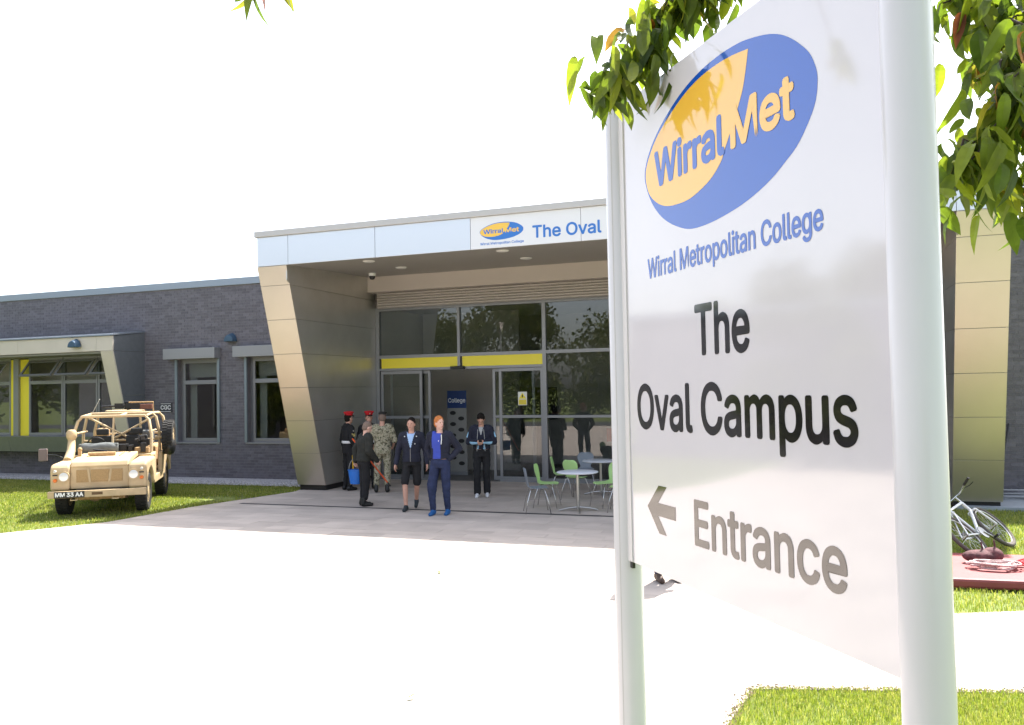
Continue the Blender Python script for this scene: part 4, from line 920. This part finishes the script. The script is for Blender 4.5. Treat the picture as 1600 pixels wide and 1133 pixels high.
tph = V((p.location.x, p.location.y)); fdir = V(face(x, y, -4)); ph.location = (x+fdir.x*.345, y+fdir.y*.345, 1.20); ph.rotation_euler = (R(50), 0, math.atan2(fdir.y, fdir.x)+R(90))
tag(ph, 'dark mobile phone held in both hands of the young man', 'phone')
# soldier in dress uniform: red cap, white belt, gold stripe, seen from behind his side
x, y = -9.99, 16.68
p, J = person('soldier in black dress uniform with red cap, white belt and gold trouser stripe', (x, y, 0), face(x, y, 118), 1.80, dict(elR=(.25, -.05, 1.15), wrR=(.23, .10, .95), hyaw=12), m_skin, m_hair_d, m_blackc, m_blackc, m_shoe, None, jacket_t0=-.28, extras=('collar',), tname='tunic', hairr=.96)
peaked_cap(p, J, m_red)
torus_band('white_belt', p, (0, 0, 1.105), .168, .126, .014, m_wht)
for S, sg in (('R', 1), ('L', -1)):
    hi, kn, an = (V(J[k_+S]) for k_ in ('hip', 'knee', 'ank'))
    MB().tube([hi+V((sg*.115, 0, -.12)), kn+V((sg*.082, 0, 0)), an+V((sg*.062, 0, .06))], .016, 6).build('gold_stripe', m_yst, p, smooth=True)
for i in range(3): MB().tube([(.262+.004*i, .035, 1.30-.022*i), (.276+.004*i, -.005, 1.285-.022*i), (.262+.004*i, -.05, 1.30-.022*i)], .009, 6).build('arm_chevron', M('chevron_gold', (.6, .5, .18), .7), p)
MB().ell((.245, -.005, 1.36), (.02, .03, .028), 10, 6).build('arm_badge', M('arm_badge', (.45, .43, .38), .7), p)
# second soldier with red cap, mostly hidden
x, y = -9.62, 17.0
p, J = person('soldier with red cap standing behind the camouflaged man', (x, y, 0), face(x, y, 12), 1.80, dict(), m_skin, m_hair_d, m_blackc, m_blackc, m_shoe, None, jacket_t0=-.28, extras=('collar',), tname='tunic', hairr=.96)
peaked_cap(p, J, m_red); torus_band('white_belt', p, (0, 0, 1.105), .168, .126, .014, m_wht)
# man in camouflage seen from behind
x, y = -9.00, 16.50
p, J = person('man in camouflage uniform and dark beret seen from behind', (x, y, 0), face(x, y, 172), 1.82, dict(elL=(-.27, .0, 1.14), wrL=(-.22, .14, .98), elR=(.27, -.01, 1.14), wrR=(.22, .16, 1.02), kneeL=(-.12, .02, .5), ankL=(-.14, -.03, .09), hyaw=10), m_skin, m_hair_s, m_camo, m_camo, m_shoe, None, sleeve=0, loose=.012, boot=True, jacket_t0=-.20, hairr=.97, flare=.01, tname='camouflage_shirt')
peaked_cap(p, J, m_shoe, beret=True)
# older man with bucket and stick
x, y = -8.30, 14.45
p, J = person('man with shaved head in dark work clothes carrying a bucket and an orange stick', (x, y, 0), face(x, y, 112), 1.73, dict(head=(0, .085, 1.60), hpitch=-24, neck=(0, .05, 1.45), shL=(-.18, .04, 1.40), shR=(.18, .04, 1.40), elL=(-.235, -.09, 1.15), wrL=(-.20, -.10, .91), elR=(.24, .02, 1.13), wrR=(.20, .20, .93), kneeL=(-.08, .03, .5), ankL=(-.07, -.01, .09), kneeR=(.08, .02, .5), ankR=(.08, -.03, .09), curl=.8), m_skin_p, m_hair_s, m_olive, m_blackc, m_shoe, None, loose=.02, boot=True, jacket_t0=-.18, hairr=.955, flare=.01)
# person hidden behind the sign: only a shoe and a shadow show
x, y = -1.56, 9.68
p, J = person('person behind the sign, one dark shoe showing below its edge', (x, y, 0), face(x, y, 20), 1.74, dict(), m_skin, m_hair_d, m_olive, m_jean, M('brown_shoe', (.06, .035, .025), .6), None, loose=.01)

# bucket and orange stick
m_bucket = M('bucket_blue', (.012, .16, .62), .4)
bk = MB()
for (r0, r1, z0, z1, fl) in ((.125, .165, 0, .27, 0),):
    pr = [(0, 0), (.125, 0), (.165, .27), (.175, .27), (.175, .285), (.158, .285), (.12, .012), (0, .012)]
    bk.lathe(pr, 28)
bo = bk.build('blue_bucket', m_bucket, None, smooth=True); bo.location = (-8.57, 14.60, .42); bo.scale = (1.0, .8, 1)
tag(bo, 'blue plastic bucket hanging from the hand of the man in dark clothes', 'bucket')
MB().tube([(.165*math.cos(t), 0, .27+.24*math.sin(t)) for t in [math.pi*i/12 for i in range(13)]], .010, 8).build('bucket_handle', M('bucket_handle', (.25, .26, .27), .4, .5), bo, smooth=True)
a, b = V((-8.66, 14.62, 1.33)), V((-7.98, 14.95, .34)); d = (b-a).normalized()
sk = MB().tube([a, b-d*.10], .016, 10).build('orange_stick', M('stick_orange', (.75, .10, .02), .5), None, smooth=True); tag(sk, 'long orange stick slanting down from the hand of the man in dark clothes', 'stick')
MB().tube([b-d*.10, b], .018, 10).build('stick_tip', m_black, sk, smooth=True)
# ------------------------------------------------------------------ things on the grass at the right
m_bwhite = M('bike_white', (.74, .76, .78), .3, coat=.4); m_mat = M('mat_red', (.25, .055, .058), .6, var=.1, vscale=5, bump=.2, bscale=12); m_rope = M('rope', (.50, .36, .35), .8, var=.5, vscale=60); m_rope_r = M('rope_red', (.55, .06, .07), .8, var=.4, vscale=60)
bike = empty('bicycle', (0, 0, 0)); tag(bike, 'white mountain bike lying on the grass beside the red mat', 'bicycle')
def bwheel(cx):
    w = empty('wheel', (cx, 0, .34), 0, bike)
    MB().tube([(.315*math.cos(2*math.pi*i/40), 0, .315*math.sin(2*math.pi*i/40)) for i in range(40)], .026, 10, closed=True).build('tyre', M('bike_tyre', (.10, .085, .075), .85, bump=.3), w, smooth=True)
    MB().tube([(.283*math.cos(2*math.pi*i/40), 0, .283*math.sin(2*math.pi*i/40)) for i in range(40)], .010, 8, closed=True).build('rim', m_steel, w, smooth=True)
    s = MB()
    for i in range(24):
        a_ = 2*math.pi*i/24; s.tube([(.02*math.cos(a_+.6), .03*(-1)**i, .02*math.sin(a_+.6)), (.28*math.cos(a_), 0, .28*math.sin(a_))], .0014, 4)
    s.tube([(0, -.05, 0), (0, .05, 0)], .02, 10); s.build('spoke', m_chrome, w)
bwheel(0); bwheel(1.06)
fr = MB(); BB = (.43, 0, .30); ST = (.30, 0, .74); HT = (.86, 0, .80); HB = (.89, 0, .66)
for a_, b_, r_ in ((BB, ST, .018), (ST, HT, .018), (BB, HB, .022), (HT, HB, .022)): fr.tube([a_, b_], r_, 10)
for s_ in (-.05, .05): fr.tube([(.43, s_*.6, .30), (0, s_, .34)], .011, 8); fr.tube([(.31, s_*.4, .70), (0, s_, .34)], .009, 8)
fr.build('frame', m_bwhite, bike, smooth=True)
fk = MB(); fk.tube([HB, (.90, 0, .62)], .02, 8)
for s_ in (-.06, .06): fk.tube([(.90, s_, .64), (1.06, s_, .34)], .016, 8)
fk.tube([(.90, -.06, .64), (.90, .06, .64)], .016, 8); fk.build('fork', m_bwhite, bike, smooth=True)
hb = MB(); hb.tube([HT, (.83, 0, .90)], .018, 8); hb.tube([(.80, -.30, .95), (.85, -.08, .90), (.85, .08, .90), (.80, .30, .95)], .014, 8); hb.build('handlebar', m_chrome, bike, smooth=True)
for s_ in (-1, 1): MB().tube([(.812, s_*.22, .935), (.785, s_*.35, .96)], .018, 10).build('grip', m_black, bike, smooth=True); MB().tube([(.84, s_*.16, .92), (.90, s_*.24, .90), (.89, s_*.32, .90)], .006, 6).build('brake_lever', m_black, bike, smooth=True)
MB().tube([(.30, 0, .74), (.275, 0, .84)], .014, 8).build('seat_post', m_chrome, bike); MB().ell((.25, 0, .86), (.14, .06, .03)).build('saddle', m_black, bike, smooth=True)
ck = MB().lathe([(0, -.008), (.09, -.006), (.09, .002), (0, .004)], 24, 'y', c=(.43, -.06, .30)); ck.tube([(.43, -.075, .30), (.55, -.08, .18)], .01, 6); ck.tube([(.43, .075, .30), (.31, .08, .42)], .01, 6); ck.build('crank', m_steel, bike); MB().box(.51, .60, -.15, -.085, .165, .19).box(.26, .35, .085, .15, .41, .435).build('pedal', m_black, bike)
# lies over on its side with the front wheel towards the wall
bike.matrix_world = Matrix.Translation((2.13, 11.85, .02)) @ Matrix.Rotation(R(62), 4, 'Z') @ Matrix.Rotation(R(-46), 4, 'X')
mt = MB().box(-1.2, 1.2, -.75, .75, 0, .11).build('crash_mat', m_mat, None, bevel=.03); mt.location = (2.60, 10.98, 0); mt.rotation_euler = (0, 0, R(4)); tag(mt, 'thick dark red crash mat lying on the grass', 'mat')
def rope(name, label, m, cx, cy, n, sx, sy, seed, z0=.135):
    r_ = random.Random(seed); pts = []; a_ = 0
    for i in range(n):
        a_ += r_.uniform(.5, 1.0); q = r_.uniform(.35, 1)
        pts.append(V((cx+sx*q*math.cos(a_), cy+sy*q*math.sin(a_), z0+r_.uniform(0, .07))))
    cu = bpy.data.curves.new(name, 'CURVE'); cu.dimensions = '3D'; sp_ = cu.splines.new('NURBS'); sp_.points.add(n-1)
    for i, q in enumerate(pts): sp_.points[i].co = (*q, 1)
    sp_.order_u = 4; cu.bevel_depth = .011; cu.bevel_resolution = 2; cu.resolution_u = 6
    tmp = bpy.data.objects.new('t', cu); COL.objects.link(tmp); dg = bpy.context.evaluated_depsgraph_get(); me = bpy.data.meshes.new_from_object(tmp.evaluated_get(dg)); bpy.data.objects.remove(tmp)
    me.materials.clear(); me.materials.append(m); me.polygons.foreach_set('use_smooth', [True]*len(me.polygons)); tag(link(name, me), label, 'rope')
rope('climbing_rope', 'pale coiled climbing rope heaped on the red mat', m_rope, 1.98, 10.72, 60, .36, .16, 3); rope('climbing_rope', 'bright red climbing rope heaped at the far end of the mat', m_rope_r, 2.42, 10.85, 40, .26, .18, 5)
hn = blob('harness_bag', [('ell', (1.92, 11.05, .19), (.20, .11, .08)), ('ell', (2.05, 11.08, .21), (.12, .10, .09)), ('cap', (1.95, 11.05, .24), (1.93, 11.06, .36), .012, .012), ('cap', (2.08, 11.06, .26), (2.07, 11.08, .38), .014, .014)], M('harness_dark', (.10, .035, .04), .8, var=.5, vscale=18, bump=.5, bscale=20), None, .012, 2)
tag(hn, 'dark red climbing harness bundle on the mat', 'harness')
pd = MB(); b0 = V((3.28, 17.3, .05)); b1 = V((3.72, 18.17, 1.42)); dd = (b1-b0).normalized()
pdl = MB().tube([b0+dd*.45, b0+dd*.80], .016, 10).build('paddle', M('paddle_tape', (.62, .68, .70), .4), None, smooth=True); tag(pdl, 'dark kayak paddle leaning against the brick wall', 'paddle')
MB().tube([b0+dd*.80, b1], .015, 10).build('shaft', m_black, pdl, smooth=True)
qx = V((.93, -.36, 0)); bl = []
for t_, w_ in ((0, .05), (.06, .085), (.2, .10), (.34, .08), (.44, .03), (.47, .017)): bl.append((b0+dd*t_, w_))
nrm_ = dd.cross(qx).normalized(); vs = []
for c_, w_ in bl: vs += [c_-qx*w_+nrm_*.008, c_+nrm_*.016, c_+qx*w_+nrm_*.008, c_+qx*w_-nrm_*.004, c_-nrm_*.008, c_-qx*w_-nrm_*.004]
fs = [(i*6+j, i*6+(j+1) % 6, (i+1)*6+(j+1) % 6, (i+1)*6+j) for i in range(len(bl)-1) for j in range(6)]+[(5, 4, 3, 2, 1, 0), tuple(range(30, 36))]
MB().add(vs, fs).build('blade', M('paddle_blade', (.055, .055, .075), .5), pdl)
hs = MB().tube([(3.55+.28*math.cos(t_*.5)*(1+.03*t_), 17.55+.12*math.sin(t_*.5), .06+.005*t_) for t_ in range(40)], .012, 8).build('garden_hose', M('hose_grey', (.35, .36, .38), .6), None, smooth=True); tag(hs, 'coil of grey hose at the foot of the brick wall', 'hose')
ap = box('concrete_apron', 2.5, 6.5, 16.4, 18.18, -.05, .05, M('apron_concrete', (.30, .33, .36), .85, var=.1, vscale=4)); tag(ap, 'concrete strip along the foot of the brick wall', 'apron', kind='structure')

# ------------------------------------------------------------------ the tree over the sign
m_bark = M('bark', (.06, .045, .035), .9, var=.4, vscale=20, bump=.6, bscale=30)
m_leaf = leaf_mat('cherry_leaf', [(0, (.055, .09, .016)), (.45, (.11, .155, .022)), (.9, (.20, .235, .03)), (.975, (.26, .20, .04)), (.993, (.28, .12, .04)), (1, (.26, .06, .04))], .55, .42)
def leaf_mesh(L, w, droop, twist):
    prof = [(0, .03), (.1, .52), (.26, .9), (.46, 1), (.66, .88), (.83, .55), (.94, .2), (1, .0)]; vs = []; n = len(prof)
    for t, q in prof:
        y_ = L*t; z_ = -droop*L*t*t+.03*L*math.sin(t*9); h_ = w*q/2; tw = twist*t
        for sx in (-1, 0, 1):
            xx = sx*h_; zz = z_+abs(sx)*h_*.35+xx*tw; vs.append((xx, y_, zz))
    fs = [(i*3+j, i*3+j+1, (i+1)*3+j+1, (i+1)*3+j) for i in range(n-1) for j in range(2)]
    me = bpy.data.meshes.new('leaf'); me.from_pydata(vs, [], fs); me.materials.append(m_leaf); me.polygons.foreach_set('use_smooth', [True]*len(fs)); return me
LEAF = [leaf_mesh(.115, .05, .5, .5), leaf_mesh(.095, .044, .3, -.7), leaf_mesh(.125, .054, .9, .2), leaf_mesh(.08, .04, -.15, .8), leaf_mesh(.11, .04, 1.2, -.5)]
tree = empty('cherry_tree', (2.9, 4.2, 0)); tag(tree, 'broad leaved tree whose leafy branches hang over the sign', 'tree')
TW = tree.location
tk = MB().tube([V((2.9, 4.2, -.1))-TW, V((2.88, 4.22, 1.0))-TW, V((2.8, 4.18, 2.0))-TW, V((2.72, 4.1, 2.9))-TW], [.16, .125, .11, .09], 14).build('trunk', m_bark, tree, smooth=True)
rt_ = random.Random(11)
CL = {'r': [(0.64, 3.26, 3.53), (0.66, 2.96, 3.24), (0.62, 3.37, 3.44), (0.59, 2.94, 3.08), (0.56, 3.23, 3.58), (0.71, 3.2, 3.10), (0.55, 3.04, 3.06), (0.50, 3.03, 3.0), (0.63, 3.17, 2.97), (0.74, 3.32, 2.97), (0.52, 3.32, 3.66), (0.48, 2.93, 2.93), (0.70, 3.18, 3.51), (0.79, 3.11, 3.32), (0.86, 3.25, 3.05), (.72, 3.05, 3.2), (.66, 3.1, 3.36), (.62, 3.0, 3.20)],
      'l': [(-0.39, 3.0, 3.68), (-0.46, 2.98, 3.62), (-0.52, 3.01, 3.60), (-0.34, 3.02, 3.68), (-0.61, 2.93, 3.40), (-0.57, 2.95, 3.43), (-0.66, 2.92, 3.37), (-0.28, 2.99, 3.72), (-0.53, 2.96, 3.50), (-0.18, 2.97, 3.74)],
      't': [(-1.91, 2.67, 3.86), (-2.0, 2.63, 3.86), (-1.79, 2.6, 3.81)]}
def limb(a_, b_, r0, r1, sag=.0, n=6):
    pts = []
    for i in range(n+1):
        t = i/n; q = lerp(a_, b_, t)+V((rt_.uniform(-.04, .04), rt_.uniform(-.04, .04), sag*math.sin(math.pi*t)+rt_.uniform(-.03, .03)))*(1 if 0 < i < n else 0); pts.append(q-TW)
    MB().tube(pts, [r0+(r1-r0)*i/n for i in range(n+1)], 8).build('branch', m_bark, tree, smooth=True)
    return [q+TW for q in pts]
fork = V((2.72, 4.1, 2.88))
H1 = limb(fork, (1.35, 3.7, 3.85), .07, .035, .25); H2 = limb((1.35, 3.7, 3.85), (-.05, 3.05, 4.0), .035, .015, .12); H3 = limb((-.05, 3.05, 4.0), (-1.7, 2.7, 4.1), .015, .007, .08)
limb(fork, (3.6, 2.4, 4.3), .06, .02, .2); limb(fork, (3.2, 5.6, 4.4), .06, .02, .2); limb(fork, (2.0, 4.9, 4.6), .05, .02, .1); limb(fork, (2.3, 2.6, 4.5), .05, .02, .1)
def anchor(pts, p): return min(pts, key=lambda q: (q-p).length)
leaf_n = 0
def put_leaf(pos, az, dip, rollv, s):
    global leaf_n
    o = link('leaf', LEAF[rt_.randrange(5)], tree); leaf_n += 1
    o.matrix_local = Matrix.Translation(V(pos)-TW) @ Matrix.Rotation(az, 4, 'Z') @ Matrix.Rotation(-dip, 4, 'X') @ Matrix.Rotation(rollv, 4, 'Y') @ Matrix.Scale(s, 4)
for key, src in (('r', H1), ('l', H2), ('t', H3)):
    prev = None
    for tip in CL[key]:
        tip = V(tip); a_ = anchor(src, tip)+V((0, 0, 0)) if prev is None or (prev-tip).length > .30 else prev
        mid = lerp(a_, tip, .55)+V((0, 0, .05)); MB().tube([a_-TW, mid-TW, tip-TW], [.006, .0045, .003], 6).build('twig', m_bark, tree, smooth=True); prev = tip
        for i in range(11 if key != 't' else 6):
            q = lerp(mid, tip, rt_.uniform(.35, 1.05)); put_leaf(q+V((rt_.uniform(-.02, .02), rt_.uniform(-.02, .02), rt_.uniform(-.015, .015))), rt_.random()*6.28, R(rt_.uniform(25, 88)), rt_.uniform(-.8, .8), rt_.uniform(.55, 1.05))
# the denser leaf mass behind the singled-out leaves
dm = MB(); lv = [[tuple(v.co) for v in m_.vertices] for m_ in LEAF]; lf = [[tuple(f.vertices) for f in m_.polygons] for m_ in LEAF]
for i in range(680):
    k_ = rt_.randrange(5); g_ = rt_.random()
    if g_ < .72: tip = V(CL['r'][rt_.randrange(18)]); q = tip+V((rt_.gauss(.05, .06), rt_.gauss(.06, .07), rt_.gauss(.04, .07)))
    else: tip = V(CL['l'][rt_.randrange(10)]); q = tip+V((rt_.gauss(.03, .06), rt_.gauss(-.02, .05), rt_.gauss(.05, .05)))
    dm.T = Matrix.Translation(q-TW) @ Matrix.Rotation(rt_.random()*6.28, 4, 'Z') @ Matrix.Rotation(-R(rt_.uniform(20, 88)), 4, 'X') @ Matrix.Rotation(rt_.uniform(-.8, .8), 4, 'Y') @ Matrix.Scale(rt_.uniform(.75, 1.1), 4); dm.add(lv[k_], lf[k_])
me = bpy.data.meshes.new('foliage'); me.from_pydata(dm.v, [], dm.f); me.materials.append(m_leaf); tag(link('foliage', me, tree), kind='stuff')
# the rest of the crown, above and behind the picture
cm = MB(); lv = [[tuple(v.co) for v in m_.vertices] for m_ in LEAF]; lf = [[tuple(f.vertices) for f in m_.polygons] for m_ in LEAF]
for i in range(2600):
    while True:
        d = V((rt_.gauss(0, 1), rt_.gauss(0, 1), rt_.gauss(0, .6))).normalized(); q = V((2.1, 3.6, 4.75))+V((d.x*2.3, d.y*2.2, d.z*1.15))*rt_.uniform(.55, 1)**.5
        c_ = q-V((0, 0, EYE)); zc = c_.dot(fw)
        if zc > .2 and abs(c_.dot(rt2)/zc) < .66 and c_.dot(up2)/zc < .50: continue    # keeps clear of the gap under the crown
        if q.z < 3.3: continue
        break
    k_ = rt_.randrange(5); cm.T = Matrix.Translation(q-TW) @ Matrix.Rotation(rt_.random()*6.28, 4, 'Z') @ Matrix.Rotation(-R(rt_.uniform(10, 85)), 4, 'X') @ Matrix.Rotation(rt_.uniform(-.8, .8), 4, 'Y') @ Matrix.Scale(rt_.uniform(.8, 1.3), 4)
    cm.add(lv[k_], lf[k_])
me = bpy.data.meshes.new('crown'); me.from_pydata(cm.v, [], cm.f); me.materials.append(m_leaf); tag(link('crown', me, tree), kind='stuff')
# fallen leaves on the paving
for i, (fx_, fy_, lb) in enumerate(((-4.31, 9.33, 'small fallen leaf on the sunlit paving before the shadow edge'), (-2.77, 5.54, 'small fallen leaf on the paving at the bottom of the view'))):
    o = link('fallen_leaf', LEAF[i], None); o.location = (fx_, fy_, .028); o.rotation_euler = (.1, .15, i*2+.5); o.scale = (.8, .8, .8); tag(o, lb, 'leaf')

# ------------------------------------------------------------------ trees and lamp across the road: seen only as reflections
m_far = leaf_mat('far_foliage', [(0, (.05, .075, .016)), (.5, (.09, .12, .022)), (1, (.17, .17, .045))], .3, .6)
def far_tree(x, y, h, r, seed):
    r_ = random.Random(seed); t = empty('roadside_tree', (x, y, 0)); tag(t, 'leafy roadside tree mirrored in the entrance glass', 'tree', 'roadside trees mirrored in the glass')
    b = MB(); b.tube([(0, 0, -.1), (.05, 0, h*.25), (0, .1, h*.6)], [.2, .16, .07], 10)
    for i in range(6):
        a_ = i*1.05+r_.random(); b.tube([(0, 0, h*(.28+.05*i)), (math.cos(a_)*r*.5, math.sin(a_)*r*.5, h*(.45+.06*i))], [.08, .03], 6)
    b.build('trunk', m_bark, t, smooth=True)
    cl = [(V((r_.gauss(0, .45)*r, r_.gauss(0, .45)*r, h*r_.uniform(.2, .92))), r*r_.uniform(.25, .5)) for _ in range(22)]
    vs = []; fs = []
    for i in range(6500):
        c_, q = cl[r_.randrange(22)]; d = V((r_.gauss(0, 1), r_.gauss(0, 1), r_.gauss(0, .8))).normalized()*q*r_.uniform(.5, 1.1); o_ = c_+d; s = r_.uniform(.12, .24)
        u_ = V((r_.gauss(0, 1), r_.gauss(0, 1), r_.gauss(0, 1))).normalized(); w_ = u_.orthogonal().normalized()*s*.6; u_ = u_*s; k_ = len(vs); vs += [o_-u_, o_+w_, o_+u_, o_-w_]; fs.append((k_, k_+1, k_+2, k_+3))
    me = bpy.data.meshes.new('crown'); me.from_pydata([tuple(v) for v in vs], [], fs); me.materials.append(m_far); link('crown', me, t)
for i, (x, y, h, r) in enumerate(((-34, -19, 9, 4), (-27, -22, 8.5, 4.2), (-20, -20, 9.5, 4), (-13.5, -23, 8, 3.8), (-7, -21, 9, 4.2), (-1, -22, 8.2, 4), (6, -20, 9, 4), (13, -22, 8.5, 4), (-42, -15, 8, 4), (-20.6, 3.4, 4.6, 1.5), (-20.5, 7.6, 4.2, 1.3), (-33, 8, 7, 3), (-37, 1, 8, 3.5), (-31, -5, 7.5, 3.2), (-42, 13, 8, 4))): far_tree(x, y, h, r, 40+i)
hg = MB(); r_ = random.Random(5); vs = []; fs = []
for i in range(26000):
    o_ = V((r_.uniform(-60, 40), -25.5+r_.gauss(0, .45), abs(r_.gauss(1.2, .75)))); s_ = r_.uniform(.09, .2); u_ = V((r_.gauss(0, 1), r_.gauss(0, 1), r_.gauss(0, 1))).normalized(); w_ = u_.orthogonal().normalized()*s_*.6; u_ = u_*s_; k_ = len(vs); vs += [tuple(o_-u_), tuple(o_+w_), tuple(o_+u_), tuple(o_-w_)]; fs.append((k_, k_+1, k_+2, k_+3))
me = bpy.data.meshes.new('hedge'); me.from_pydata(vs, [], fs); me.materials.append(m_far); tag(link('hedge', me), 'long leafy hedge across the road mirrored in the glass', 'hedge', kind='stuff')
lp = MB().tube([(0, 0, 0), (0, 0, 5.6)], [.07, .05], 12).build('street_lamp', m_steel, None, smooth=True); lp.location = (-17.2, -8.5, 0); tag(lp, 'slim post top street lamp mirrored in the entrance glass', 'street lamp')
MB().lathe([(0, 5.55), (.16, 5.6), (.19, 5.95), (.30, 6.2), (.32, 6.3), (0, 6.34)], 20).build('lantern', m_chrome, lp, smooth=True)
